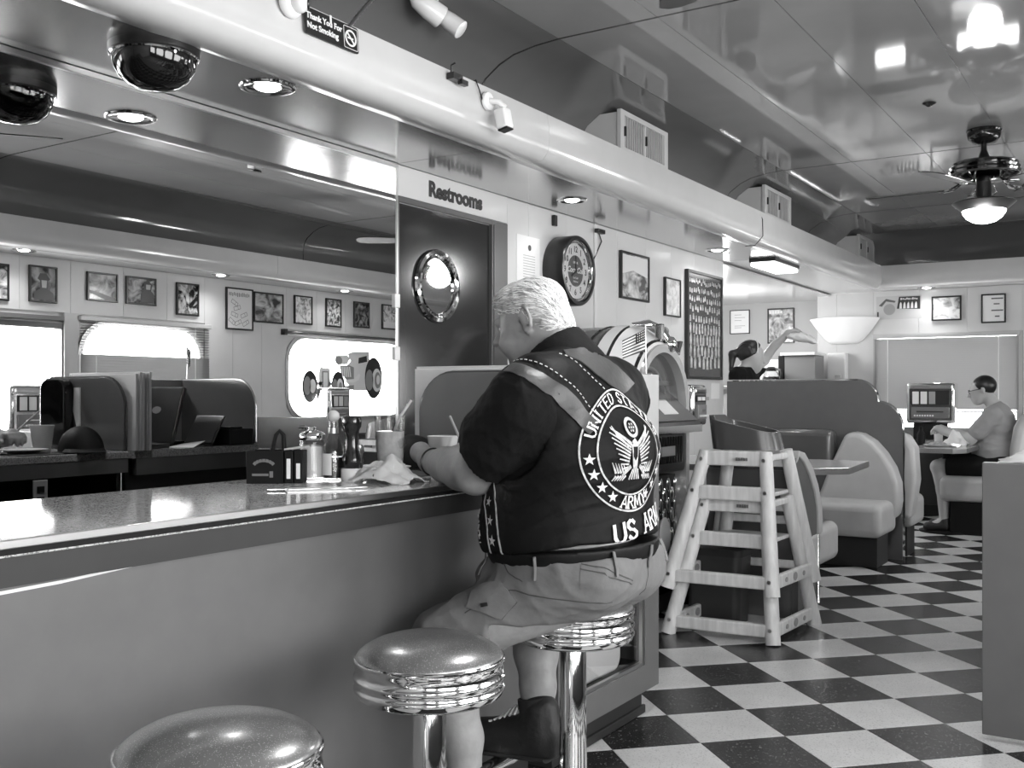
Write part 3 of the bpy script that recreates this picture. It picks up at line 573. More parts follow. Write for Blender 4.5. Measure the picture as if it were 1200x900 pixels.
def bench(name, label, x0, x1, yb, sgn, zback, lobe=None, dark=True, seat_d=.46, zs=.43):     # backrest plane at yb, seat reaching out by sgn
    t = thing(name, label, 'booth bench', ((x0+x1)/2, yb+sgn*.25, 0), 'vinyl booth benches')
    y = lambda d: yb+sgn*d
    def bx(d0, d1): return (min(y(d0), y(d1)), max(y(d0), y(d1)))
    a, b = bx(.14, seat_d); MB().box(x0, x1-.05, a, b, 0, .21).build('base', RUBBER, t, bevel=.004)
    a, b = bx(.10, seat_d+.12); MB().box(x0, x1, a, b, .21, zs).build('seat', LVIN, t, bevel=.05, seg=5, smooth=True)
    a, b = bx(0, .16); xe = x1-(.42 if lobe else .02); MB().box(x0, xe, a, b, .20, zback).build('backrest', DVIN if dark else LVIN, t, bevel=.05, seg=5, smooth=True)
    if lobe:
        a, b = bx(.0, .20); mb = MB(); mb.prism(lobe, 'y', a, b); mb.build('end_cushion', LVIN, t, bevel=.035, seg=5, smooth=True)
    return t
lobeB = [(-2.09, .40), (-1.99, .66), (-1.89, .875), (-1.84, .89), (-1.78, .88), (-1.70, .83), (-1.63, .75), (-1.57, .65), (-1.535, .54), (-1.53, .42), (-1.545, .33), (-1.58, .29), (-2.05, .29)]
bB = bench('booth_bench', 'light booth bench with a rounded end cushion against the stepped divider', -2.62, -1.56, 7.53, -1, .905, lobeB)
bC = bench('booth_bench', 'light booth bench backing on the far side of the stepped divider', -2.62, -1.50, 7.572, 1, .90, [(-2.0, .28), (-2.0, .88), (-1.60, .885), (-1.53, .87), (-1.475, .78), (-1.46, .55), (-1.50, .28)], seat_d=.40)
bA = thing('booth_bench', 'booth bench with a grey curved end panel behind the wooden high chairs', 'booth bench', (-2.1, 5.45, 0), 'vinyl booth benches')
prf = [(5.245, .03), (5.245, .50), (5.175, .79), (5.20, .825), (5.24, .83), (5.33, .80), (5.43, .73), (5.52, .64), (5.57, .55), (5.585, .46), (5.585, .03)]
mb = MB(); mb.prism(prf, 'x', -1.62, -1.585); mb.build('end_panel', PART, bA, bevel=.003)
mb = MB(); mb.prism([(5.205, .80), (5.24, .865), (5.34, .85), (5.47, .775), (5.58, .67), (5.65, .56), (5.67, .47), (5.66, .40), (5.59, .40), (5.585, .46), (5.57, .55), (5.52, .64), (5.43, .73), (5.33, .80), (5.24, .835)], 'x', -2.0, -1.575); mb.build('end_cushion', LVIN, bA, bevel=.02, seg=4, smooth=True)
MB().box(-2.08, -1.62, 5.26, 5.40, .03, .80).build('backrest', DVIN, bA, bevel=.03, seg=4, smooth=True)
MB().box(-2.08, -1.62, 5.245, 5.26, .0, .76).build('back_panel', PART, bA)
MB().tube([(-1.58, 5.59, .03), (-1.58, 5.59, .40)], .008, 8).build('chrome_edge', CHROME, bA)
MB().box(-2.62, -1.58, 5.46, 6.03, .21, .43).build('seat', LVIN, bA, bevel=.05, seg=5, smooth=True); MB().box(-2.62, -1.63, 5.44, 5.80, 0, .21).build('base', RUBBER, bA)
def table(label, poly, z, leg):
    t = thing('booth_table', label, 'table', (leg[0], leg[1], 0), 'booth tables')
    mb = MB(); mb.prism(poly, 'z', z-.035, z); mb.build('top', P('table_laminate_'+str(len(MATS)), .60, .12), t, bevel=.001, seg=1)
    n = len(poly); cx = sum(p[0] for p in poly)/n; cy = sum(p[1] for p in poly)/n
    op = [(p[0]+(p[0]-cx)*.004/max(.1, abs(p[0]-cx)+abs(p[1]-cy)), p[1]+(p[1]-cy)*.004/max(.1, abs(p[0]-cx)+abs(p[1]-cy))) for p in poly]
    mb = MB(); ring_bar(mb, poly, op, 'z', z-.037, z-.002)
    for zz in (.010, .019, .028): ring_bar(mb, op, [(p[0]+(p[0]-cx)*.004, p[1]+(p[1]-cy)*.004) for p in op], 'z', z-zz-.003, z-zz+.002)
    mb.build('ribbed_edge', STEEL, t)
    MB().lathe([(.001, 0), (.22, 0), (.22, .012), (.05, .035), (.035, .06), (.035, z-.06), (.10, z-.04), (.10, z-.035), (.001, z-.035)], 28, (leg[0], leg[1], 0)).build('pedestal', MATTE, t, smooth=True)
    return t
table('booth table with a clipped corner and ribbed metal edge beside the stacked high chairs', [(-2.74, 5.76), (-1.66, 5.74), (-1.50, 5.93), (-1.55, 6.58), (-2.74, 6.60)], .74, (-2.1, 6.2))
table('booth table the man in the grey shirt is eating at', [(-1.80, 8.42), (-1.36, 8.40), (-1.28, 8.52), (-1.28, 10.40), (-1.80, 10.40)], .74, (-1.55, 9.3))
m2b = thing('booth_bench', 'light booth bench the man in the grey shirt sits on', 'booth bench', (-1.1, 9.2, 0), 'vinyl booth benches')
MB().box(-1.585, -1.02, 9.10, 10.3, .27, .485).build('seat', LVIN, m2b, bevel=.06, seg=5, smooth=True); MB().box(-1.50, -.95, 9.15, 10.3, 0, .27).build('base', MATTE, m2b)
mb = MB(); mb.prism([(-1.03, .47), (-1.0, .80), (-.97, .98), (-.93, 1.02), (-.87, 1.0), (-.86, .47)], 'y', 9.10, 10.3); mb.build('backrest', LVIN, m2b, bevel=.03, seg=4, smooth=True)
# right hand row: low grey partitions, benches and tables
pt = one(MB().box(-.515, XR-.02, 3.745, 3.79, .02, .925), 'low_partition', PART, 'low plain grey partition standing in front of the plastic bag', 'partition', bevel=.003)
MB().box(-.45, XR-.03, 3.75, 3.785, 0, .021).build('plinth', RUBBER, None) if False else None
pt2 = one(MB().box(-.48, XR-.02, 5.80, 5.84, .0, .975), 'low_partition', P('dark_partition', .05, .3), 'dark low partition seen in the mirror below the oval window', 'partition', bevel=.003)
bR = bench('booth_bench', 'pale rounded bench back rising behind the low grey partition', -.40, XR-.03, 4.72, 1, .92, None, dark=False, seat_d=.42)
mb = MB(); mb.prism([(-.53, .25), (-.53, .93), (-.515, 1.02), (-.48, 1.085), (-.42, 1.11), (.2, 1.11), (.2, .25)], 'y', 4.56, 4.71); e = mb.build('back_cushion', LVIN, bR, bevel=.04, seg=5, smooth=True)
bag = crumple('plastic_bag', (-.36, 3.768, .9255), (.10, .021), .05, 9, BAG, 'crumpled clear plastic bag lying on top of the low grey partition', 'bag', n=22)
bD = bench('booth_bench', 'dark booth bench behind the dark low partition, seen in the mirror', -.42, XR-.03, 5.842, 1, .93, None, dark=True)
table('booth table by the window between the two low partitions, seen in the mirror', [(-.30, 5.20), (XR-.05, 5.20), (XR-.05, 5.72), (-.30, 5.72)], .74, (.5, 5.46)).location.x += 0
# ================================================================ HIGH CHAIRS, stacked
def high_chair(z0, dx, dy, label):
    t = thing('high_chair', label, 'high chair', (-1.77+dx, 4.9+dy, z0), 'stacked wooden high chairs')
    q = lambda x, y, z: (x+dx, y+dy, z+z0)
    feet = [(-2.03, 4.625), (-1.52, 4.65), (-1.485, 5.19), (-2.0, 5.17)]; top = [(-1.885, 4.755), (-1.59, 4.765), (-1.585, 5.06), (-1.875, 5.05)]
    def at(i, h): return (feet[i][0]+(top[i][0]-feet[i][0])*h/.65, feet[i][1]+(top[i][1]-feet[i][1])*h/.65, h)
    for i in range(4):
        mb = MB(); bar(mb, q(*at(i, .0)), q(*at(i, .655)), .036, 12, r2=.032); lg = mb.build('leg', WOOD, t, smooth=True)
        if i < 2:
            b = MB()
            for h in (.07, .47, .62): p = q(*at(i, h)); b.lathe([(.001, 0), (.009, 0), (.009, .003), (.001, .003)], 12, M=Matrix.Translation((p[0], p[1]-.037, p[2])) @ Matrix.Rotation(PI/2, 4, 'X'))
            b.build('bolt', STEEL, lg)
    def rail(i, j, h, w, hh, name):
        a = Vector(q(*at(i, h))); b = Vector(q(*at(j, h))); d = (b-a).normalized(); n_ = Vector((0, 0, 1)).cross(d)
        mb = MB(); M = frame_m(a, d, (0, 0, 1)); L = (b-a).length; mb.box(.0, L, -hh, hh, -w, w, M=M); return mb.build(name, WOOD, t, bevel=.008, seg=3), M, L
    rail(0, 1, .625, .020, .036, 'top_rail'); rail(0, 1, .46, .018, .034, 'middle_rail'); rail(0, 1, .06, .020, .030, 'bottom_rail')
    rail(2, 3, .60, .014, .03, 'top_rail'); rail(2, 3, .30, .014, .02, 'middle_rail')
    rail(1, 2, .63, .015, .016, 'arm'); rail(0, 3, .63, .015, .016, 'arm')
    for i, j in ((1, 2), (0, 3)):
        o, M, L = rail(i, j, .06, .014, .032, 'side_rail'); cm_ = P('cut_out_shade_'+str(len(MATS)), .3, .6)
        for k in range(3): b = MB(); b.lathe([(.001, -.016), (.020 if k == 1 else .012, -.016), (.020 if k == 1 else .012, .016), (.001, .016)], 16, M=M @ Matrix.Translation((L*(.28+.22*k), 0, 0)) @ Matrix.Scale(1.3, 4, (1, 0, 0))); b.build('cut_out', cm_, o)
    a = at(1, .45); b_ = at(3, .45)
    MB().box(q(*at(0, .45))[0]+.01, q(*at(1, .45))[0]-.01, q(*at(0, .45))[1]+.04, q(*at(3, .45))[1], z0+.44, z0+.46).build('seat', WOOD, t, bevel=.006)
    p = q(*at(0, .60)); mb = MB()
    for k in range(5): mb.box(q(*at(0, .63))[0]+.15+.012*k+.02, q(*at(0, .63))[0]+.157+.012*k+.02, p[1]-.032, p[1]-.02, z0+.616, z0+.63)
    mb.build('printed_mark', P('faded_print_'+str(len(MATS)), .12, .6), t)
    return t
high_chair(0, 0, 0, 'lower of the two stacked pale wooden high chairs'); high_chair(.222, 0, -.01, 'upper of the two stacked pale wooden high chairs, a booster seat on it')
st_ = MB(); st_.tube([(-1.90, 4.80, .66), (-1.915, 4.79, .56), (-1.90, 4.80, .45)], .014, 6); one(st_, 'safety_strap', BELT, 'black safety strap hanging inside the stacked high chairs', 'strap')
bs = thing('booster_seat', 'grey moulded booster seat tipped on top of the stacked high chairs', 'booster seat', (-1.745, 4.9, .88))
mb = MB(); n = 28; rings = []
for (k, zf, ins) in ((0, 0, .0), (1, 1, .0), (2, 1, .012), (3, .12, .022)):
    rg = []
    for i in range(n):
        q = 2*PI*i/n; ex = .62; cx = math.copysign(abs(math.cos(q))**ex, math.cos(q)); sx = math.copysign(abs(math.sin(q))**ex, math.sin(q))
        x = (.165-ins)*cx; y = (.125-ins)*sx; ztop = .155-.22*(x+.165) if x > -.13 else .165
        rg.append((-1.745+x+.02*(1-zf), 4.9+y, .885+max(.0, ztop)*zf+.03*(1 if k == 3 else 0)-.02*(1-zf)*0))
    rings.append(rg)
mb.loft(rings); mb.build('shell', P('booster_plastic', .07, .25), bs, smooth=True, angle=60)
bn = thing('waste_bin', 'dark grey bin standing behind the legs of the high chairs', 'bin', (-1.92, 5.05, 0))
mb = MB(); rr = lambda s, z: [(x, y, z) for x, y in rrect(-1.93-.15*s, -1.93+.15*s, 5.03-.10*s, 5.03+.10*s, .04)]
mb.loft([rr(.9, 0), rr(1, .36)]); mb.build('body', P('bin_plastic', .035, .4), bn, smooth=True); mb = MB(); mb.loft([rr(1.03, .34), rr(1.04, .375), rr(.9, .377)]); mb.build('rim', RUBBER, bn, smooth=True)

# ================================================================ JUKEBOX
jb = thing('jukebox', 'arch-topped bubbler jukebox against the wall between the clock and posters', 'jukebox', (-2.5, 4.96, 0))
JC, JZ, JR = 4.96, 1.085, .43
def arch(r, z0, n=28): return [(JC-r, z0)]+[(JC-r*math.cos(PI*i/n), JZ+r*math.sin(PI*i/n)) for i in range(n+1)]+[(JC+r, z0)]
def shell(mb, r0, r1, z0, xa, xb): ring_bar(mb, arch(r0, z0), arch(r1, z0), 'x', xa, xb)
mb = MB(); mb.prism(arch(.426, .02), 'x', -2.80, -2.36); mb.build('cabinet', P('jukebox_wood', .13, .22, n_scale=4, n_amt=.2, stretch=(1, 1, 6)), jb, smooth=True, angle=30)
def conic(r0, x0, r1, x1, m, nm, t_=.012):
    A0, A1 = arch(r0, .12), arch(r1, .12); n = len(A0); mb = MB(); mb.v = [(x0, *p) for p in A0]+[(x1, *p) for p in A1]+[(x1-t_, *p) for p in arch(r1-t_, .12)]+[(x0-t_, *p) for p in arch(r0-t_, .12)]
    for i in range(n-1):
        for k in range(4): q, w = k*n, ((k+1) % 4)*n; mb.f.append((q+i, q+i+1, w+i+1, w+i)); mb.m.append(0)
    mb.build(nm, m, jb, smooth=True, angle=35)
GLP = P('glow_plastic', .88, .25)
conic(.431, -2.50, .431, -2.485, DCHROME, 'dark_band'); conic(.432, -2.445, .432, -2.43, BLACK, 'dark_band'); conic(.433, -2.43, .433, -2.36, GLP, 'light_tube'); conic(.433, -2.36, .428, -2.345, BLACK, 'dark_band')
conic(.428, -2.345, .352, -2.235, GLP, 'light_tube'); conic(.352, -2.235, .340, -2.222, BLACK, 'dark_band'); conic(.340, -2.222, .325, -2.21, GLP, 'light_tube')
mb = MB(); shell(mb, .285, .327, .12, -2.33, -2.195); mb.build('front_ring', P('ring_silver', .6, .25, metal=.5), jb, smooth=True, angle=30)
for q in (.30, .5, .7):
    a = PI*q; mb = MB(); mb.box(-.025, .025, -.012, .012, -.02, .07, M=Matrix.Translation((-2.225, JC-.365*math.cos(a), JZ+.365*math.sin(a))) @ Matrix.Rotation(PI/2-a, 4, 'X')); mb.build('chrome_clip', CHROME, jb, bevel=.008)
mb = MB(); mb.tube([(-2.33, JC-.12, JZ+.425), (-2.29, JC, JZ+.435), (-2.24, JC+.06, JZ+.40), (-2.20, JC+.08, JZ+.33)], [.012, .026, .03, .02], 10); mb.ball((-2.20, JC+.09, JZ+.33), (.03, .05, .045), 16, 8); mb.tube([(-2.33, JC+.22, JZ+.37), (-2.29, JC+.14, JZ+.41), (-2.24, JC+.10, JZ+.40)], [.012, .022, .026], 10); mb.build('chrome_crest', CHROME, jb, smooth=True)
mb = MB(); mb.prism([p for p in arch(.296, 1.12)], 'x', -2.60, -2.30); mb.build('window_box', P('jukebox_interior', .16, .3), jb)
mb = MB(); mb.prism([p for p in arch(.28, 1.13)], 'x', -2.245, -2.24); mb.build('window_pane', SMOKE, jb)
mb = MB(); ring_bar(mb, arch(.20, 1.16), arch(.215, 1.16), 'x', -2.30, -2.28); mb.box(-2.30, -2.26, JC-.25, JC+.25, 1.20, 1.225); mb.build('mechanism', STEEL, jb)
mb = MB(); mb.prism([(-2.34, 1.20), (-2.12, .99), (-2.12, .95), (-2.34, .95)], 'y', JC-.29, JC+.33); mb.build('title_tray', CHROME, jb, bevel=.004)
mb = MB(); mb.prism([(-2.305, 1.172), (-2.14, 1.014), (-2.137, 1.017), (-2.302, 1.175)], 'y', JC-.26, JC+.30); tt = mb.build('title_glass', P('title_strip', .20, .08), jb)
mb = MB(); mb.prism([(-2.25, 1.125), (-2.17, 1.049), (-2.168, 1.051), (-2.248, 1.127)], 'y', JC-.06, JC+.12); mb.build('title_card', PAPER, tt)
MB().box(-2.34, -2.20, JC-.29, JC+.29, .74, .95).build('selector_box', BLACK, jb, bevel=.02, seg=4)
mb = MB()
for k in range(14): y = JC-.22+.034*k; mb.box(-2.205, -2.192, y-.008, y+.008, .79, .93)
mb.build('selector_bars', DCHROME, jb, bevel=.002); MB().box(-2.194, -2.188, JC-.05, JC+.12, .83, .88).build('name_plate', STEEL, jb)
mb = MB(); mb.prism(arch(.29, .14)[0:1]+[(JC-.29, .72), (JC+.29, .72), (JC+.29, .14)], 'x', -2.33, -2.26); mb.build('grille_back', P('grille_cloth', .02, .6), jb)
gl = MB()
for i in range(6):
    for j in range(10):
        y = JC-.24+.096*i+(.048 if j % 2 else 0); z = .17+.055*j
        if y < JC+.29: gl.ball((-2.262, y, z), (.012, .028, .045), 8, 6)
gl.build('grille_ovals', CHROME, jb, smooth=True)
mb = MB(); mb.ball((-2.25, JC+.12, .40), (.02, .07, .10), 16, 10); mb.build('centre_medallion', P('medallion', .8, .2), jb, smooth=True)
for s in (-1, 1): MB().tube([(-2.26, JC+s*.345, .14), (-2.26, JC+s*.345, .93)], .045, 16).build('pilaster', P('pilaster_'+('a' if s < 0 else 'b'), .75, .3), jb, smooth=True)
MB().box(-2.80, -2.24, JC-.43, JC+.43, 0, .12).build('base', BLACK, jb, bevel=.01)

# small flag on a stick by the host station
def flag(name, p0, p1, w, label):
    t = thing(name, label, 'flag', p0); p0 = Vector(p0); p1 = Vector(p1)
    MB().tube([p0, p1], .0025, 6).build('stick', STEEL, t)
    up = (p1-p0).normalized(); n = 12; mb = MB(); h = .078
    def pt(u, v): s = math.sin(u*8)*.007; return p1-up*(.012+h*v*(1-.15*u))+Vector((-.74, -.50, -.45))*w*u+Vector((.5, -.8, 0))*s
    for k in range(13):
        for i in range(n): a, b = i/n, (i+1)/n; mb.add([pt(a, k/13), pt(b, k/13), pt(b, (k+1)/13), pt(a, (k+1)/13)], [(0, 1, 2, 3)], 0 if (k < 7 and i < 5) else (1 if k % 2 == 0 else 2))
    for r in range(4):
        for c in range(5): u = .04+c*.075; v = .06+r*.12; q = pt(u, v)+Vector((.0008, -.0006, 0)); mb.box(q.x-.0012, q.x+.0012, q.y-.0012, q.y+.0012, q.z-.002, q.z+.002, 2)
    o = mb.build('cloth', [P('flag_blue', .02, .8), P('flag_red', .07, .8), P('flag_white', .75, .8)], t); d = o.modifiers.new('thick', 'SOLIDIFY'); d.thickness = .0012
flag('small_flag', (-1.60, 3.448, 1.222), (-1.605, 3.452, 1.402), .095, 'small American flag on a stick at the far divider of the host station')

# ================================================================ COCA-COLA CLOCK
ck = thing('wall_clock', 'round black drum clock with a drink advertisement on its dial', 'clock', (XL, 4.99, 1.64))
MK = Matrix.Translation((XL, 4.99, 1.83)) @ Matrix.Rotation(PI/2, 4, 'Y') @ Matrix.Rotation(PI/2, 4, 'Z')
MB().lathe([(.001, 0), (.188, 0), (.193, .01), (.193, .118), (.188, .126), (.172, .128), (.165, .118), (.160, .10), (.001, .098)], 64, M=MK).build('drum', BLACK, ck, smooth=True, angle=35)
MB().lathe([(.001, .0985), (.158, .0985), (.158, .1005), (.001, .1005)], 48, M=MK).build('dial', P('dial_white', .75, .4), ck)
mb = MB(); mb.lathe([(.150, .1005), (.154, .108), (.158, .104), (.160, .114), (.165, .120), (.168, .112), (.158, .1005)], 56, M=MK); mb.build('chrome_ring', CHROME, ck, smooth=True)
MB().lathe([(.001, .1005), (.086, .1005), (.086, .1015), (.001, .1015)], 40, M=MK).build('dial_disc', P('dial_disc_grey', .10, .4), ck)
nm = MB()
def dial(x, y, z=.1008): return frame_m((XL+z, 4.99+x, 1.83+y), (0, 1, 0), (0, 0, 1))
for k in range(12):
    a = PI/2-2*PI*(k+1)/12; text(nm, str(k+1), dial(.118*math.cos(a), .118*math.sin(a)), .046, bold=.001, ext=.0005)
nm.build('numerals', INK, ck)
lt = MB(); text(lt, 'Coca-Cola', dial(0, .004, .1018), .044, bold=.0012, shear=.35, ext=.0005); text(lt, 'DRINK', dial(0, .045, .1018), .018, ext=.0005); text(lt, 'Ice Cold', dial(0, -.038, .1018), .016, ext=.0005); text(lt, 'Delicious', dial(0, -.058, .1018), .014, ext=.0005); lt.build('dial_lettering', WHITE, ck)
hn = MB(); hn.box(-.0035, .0035, -.01, .085, 0, .002, M=dial(0, 0, .1035) @ Matrix.Rotation(0.02, 4, 'Z')); hn.box(-.0045, .0045, -.01, .062, 0, .002, M=dial(0, 0, .106) @ Matrix.Rotation(2*PI*.335, 4, 'Z')); hn.lathe([(.001, 0), (.006, 0), (.006, .004), (.001, .004)], 16, M=dial(0, 0, .105)); hn.build('hands', INK, ck)
MB().lathe([(.001, .124), (.162, .124), (.162, .1255), (.001, .1255)], 40, M=MK).build('cover_glass', PANE, ck)
rw = MB().box(XL+.0005, XL+.012, 5.392, 5.416, 1.0, 2.155); one(rw, 'cable_raceway', CREAM, 'thin white cable cover running up the wall beyond the clock', 'cable cover', bevel=.002)
cb = MB().tube([(XL+.006, 5.19, 1.80), (XL+.01, 5.27, 1.84), (XL+.01, 5.40, 1.97), (XL+.013, 5.47, 2.06), (XL+.013, 5.44, 2.10)], .004, 6); one(cb, 'clock_cord', RUBBER, 'thin cord looping from the clock up the wall', 'cord')
one(MB().box(XL+.012, XL+.04, 5.38, 5.47, 2.10, 2.125), 'cable_clip', BLACK, 'small black box at the top of the white cable cover', 'box', bevel=.003)
one(MB().box(XL+.0005, XL+.02, 4.90, 4.935, 2.075, 2.135), 'wall_sensor', BLACK, 'small black sensor on the wall above the clock', 'sensor', bevel=.003)

# ================================================================ PICTURES
def picture(name, label, wall, u0, u1, z0, z1, mat, group=None, fw=.014, dep=.022, mat_w=0., art=None, cat='picture', fm=None):
    ax, pos, sg_ = wall; t = thing(name, label, cat, {'x': (pos, (u0+u1)/2, z0), 'y': ((u0+u1)/2, pos, z0)}[ax], group)
    def slab(a, b, c, d, d0, d1): m = MB(); q = sorted((pos+sg_*d0, pos+sg_*d1)); return m.box(q[0], q[1], a, b, c, d) if ax == 'x' else m.box(a, b, q[0], q[1], c, d)
    if fw:
        mb = MB(); q = sorted((pos+sg_*.0005, pos+sg_*dep)); ring_bar(mb, [(u0+fw, z0+fw), (u1-fw, z0+fw), (u1-fw, z1-fw), (u0+fw, z1-fw)], [(u0, z0), (u1, z0), (u1, z1), (u0, z1)], ax, q[0], q[1]); mb.build('frame', fm or BLACK, t, bevel=.002, seg=1)
    d = dep-.008 if fw else .003
    if mat_w: slab(u0+fw, u1-fw, z0+fw, z1-fw, .0005, d-.002).build('mount', PAPER, t)
    w = fw+mat_w; slab(u0+w, u1-w, z0+w, z1-w, .0005, d).build('print', mat, t)
    if art:
        for nm_, m_, fn in art:
            a = MB(); M = frame_m((pos+sg_*(d+.0006), 0, 0), (0, sg_, 0), (0, 0, 1)) if ax == 'x' else frame_m((0, pos+sg_*(d+.0006), 0), (-sg_, 0, 0), (0, 0, 1)); s = sg_ if ax == 'x' else -sg_
            fn(a, M, s); q_ = a.build(nm_, m_, t)
            if len(a.f) > 30: q_['kind'] = 'stuff'
    return t
RW = ('x', XR, -1); LW = ('x', XL, 1); EW = ('y', YE, -1); KW = ('y', 10.9, -1)
def poly_art(pts, thick=.0006): return lambda a, M, s: [a.prism([(s*u, z) for u, z in p], 'z', 0, thick, M=M) for p in pts]
rp = [(3.95, 4.31, 1.817, 2.08, photo('print_a', 1, .03, .8, 3.), 'framed picture at the mirror edge above the bare window'),
      (4.464, 4.689, 1.827, 2.095, photo('print_b', 2, .03, .45, 2.2), 'framed dark portrait above the bare window, in the mirror'),
      (4.941, 5.214, 1.873, 2.095, photo('print_c', 3, .05, .75, 1.6), 'framed pale landscape, first above the window with blinds'),
      (5.293, 5.58, 1.873, 2.095, photo('print_d', 4, .02, .7, 2.6), 'framed photo of a dark figure, second above the blinds'),
      (5.787, 6.02, 1.817, 2.09, photo('print_e', 5, .015, .8, 2.4, .55), 'framed dark photo with a bright lower middle, last above the blinds'),
      (6.323, 6.640, 1.726, 2.098, P('poster_paper', .72, .15), 'tall white poster with a sketch of stacked blocks, in the mirror'),
      (6.648, 7.018, 1.809, 2.085, photo('print_g', 7, .06, .6, 2.4), 'framed wide picture touching the white block poster'),
      (7.163, 7.406, 1.823, 2.095, photo('print_h', 8, .15, .85, 4., .42), 'framed pale print, first above the oval window'),
      (7.598, 7.821, 1.821, 2.10, photo('print_i', 9, .03, .7, 4.5), 'framed busy dark print, second above the oval window'),
      (8.014, 8.253, 1.836, 2.10, photo('print_j', 10, .02, .4, 3., .55), 'framed dark landscape, third above the oval window'),
      (8.46, 8.702, 1.842, 2.105, photo('print_k', 11, .05, .8, 3.4, .45), 'framed print with a white lower band, nearest the mirror clips')]
def blocks_art(a, M, s):
    def sk(u, z, w, h, ang):
        for x0, x1, y0, y1 in ((-w, w, -h, -h+.004), (-w, w, h-.004, h), (-w, -w+.004, -h, h), (w-.004, w, -h, h), (-w*.3, -w*.3+.003, -h, h)): a.box(x0, x1, y0, y1, 0, .0006, M=M @ Matrix.Translation((s*u, z, 0)) @ Matrix.Rotation(ang*s, 4, 'Z'))
    for u, z, g_ in ((6.42, 1.965, -.5), (6.45, 1.92, .3), (6.53, 1.86, .4), (6.42, 1.86, -.3), (6.55, 1.79, .5), (6.46, 1.79, .4), (6.39, 1.80, -.6)): sk(u, z, .04, .018, g_)
    random.seed(3)
    for k in range(13): a.box(s*(6.36+.019*k)-.005, s*(6.36+.019*k)+.004, 2.03-.012*random.random(), 2.05+.01*random.random(), 0, .0006, M=M)
for k, (a, b, c_, d_, m, lb) in enumerate(rp):
    art = [('sketch', P('sketch_ink', .18, .6), blocks_art)] if k == 5 else None
    if k == 1: art = [('figure', P('portrait_dark', .04, .3), poly_art([[(4.50, 1.845), (4.66, 1.845), (4.655, 1.90), (4.61, 1.925), (4.61, 1.985), (4.63, 2.0), (4.60, 2.04), (4.55, 2.04), (4.53, 2.0), (4.55, 1.985), (4.55, 1.925), (4.505, 1.90)]])), ('face', P('portrait_face', .45, .3), poly_art([[(4.565, 1.935), (4.6, 1.935), (4.605, 1.99), (4.56, 1.99)]], .001))]
    if k == 2: art = [('hillside', P('photo_dark', .03, .3), poly_art([[(4.955, 1.955), (5.05, 1.94), (5.2, 1.90), (5.2, 1.888), (5.1, 1.888), (4.955, 1.935)]]))]
    if k == 3: art = [('figure', P('photo_black', .015, .3), poly_art([[(5.43, 1.89), (5.565, 1.89), (5.56, 1.96), (5.53, 1.99), (5.54, 2.04), (5.50, 2.075), (5.46, 2.06), (5.46, 2.0), (5.43, 1.96)]])), ('face', P('photo_grey', .5, .3), poly_art([[(5.48, 2.0), (5.52, 2.0), (5.525, 2.04), (5.48, 2.04)]], .001))]
    if k == 10: art = [('white_band', PAPER, poly_art([[(8.475, 1.857), (8.685, 1.857), (8.685, 1.92), (8.475, 1.92)]]))]
    picture('framed_picture', lb, RW, a, b, c_, d_, m, 'framed pictures along the window wall', art=art)
picture('certificate', 'pinned white certificate with two dark seals on the wall by the clock', LW, 4.537, 4.77, 1.66, 1.985, PAPER, fw=0, cat='certificate', art=[('seal', P('seal_ink', .08, .6), lambda a, M, s: [a.lathe([(.001, 0), (.016, 0), (.016, .0005), (.001, .0005)], 16, M=M @ Matrix.Translation((s*4.665, z, 0))) for z in (1.925, 1.735)]), ('print_lines', P('grey_print', .45, .7), lambda a, M, s: [a.box(s*4.66-.06, s*4.66+.06, z, z+.004, 0, .0004, M=M) for z in [1.88-.014*i for i in range(9)]])])
picture('framed_picture', 'framed pale photo on the wall above the jukebox', LW, 5.724, 6.133, 1.745, 2.04, photo('print_l', 12, .12, .75, 2.2), 'framed pictures on the panelled wall', art=[('sky', P('photo_sky', .7, .3), poly_art([[(5.75, 1.90), (5.9, 1.93), (6.11, 1.90), (6.11, 2.02), (5.75, 2.02)]]))])
picture('framed_picture', 'small thin framed document between the pale photo and the crowd poster', LW, 6.389, 6.647, 1.68, 1.94, photo('print_m', 13, .4, .8, 3., .4), 'framed pictures on the panelled wall', fw=.01)
def crowd_art(a, M, s):
    random.seed(11)
    for r in range(13):
        z = 1.96-.06*r-.003*r*r*.4; w = .010+.0016*r
        n_ = int(.60/(w*3.0))
        for k in range(n_):
            u = 6.785+.60*(k+.5)/n_+random.uniform(-.006, .006); zz = z+random.uniform(-.012, .012)
            if zz-w*4.2 < 1.295: continue
            a.prism([(s*(u+w*x), zz+w*y) for x, y in ((-.5, 1.1), (.5, 1.1), (.6, .2), (.9, -.2), (.9, -2.9 if r > 4 else -1.6), (-.9, -2.9 if r > 4 else -1.6), (-.9, -.2), (-.6, .2))], 'z', 0, .0006, M=M)
picture('crowd_poster', 'tall black framed poster of a crowd of small pale figures', LW, 6.752, 7.423, 1.262, 2.03, P('crowd_dark', .05, .15), cat='poster', dep=.03, fw=.02, art=[('figures', P('crowd_pale', .42, .3, n_scale=30, n_amt=.6), crowd_art)])
one(MB().box(XL+.0005, XL+.003, 7.25, 7.42, 1.12, 1.235), 'paper_notice', PAPER, 'white paper notice under the crowd poster', 'notice')
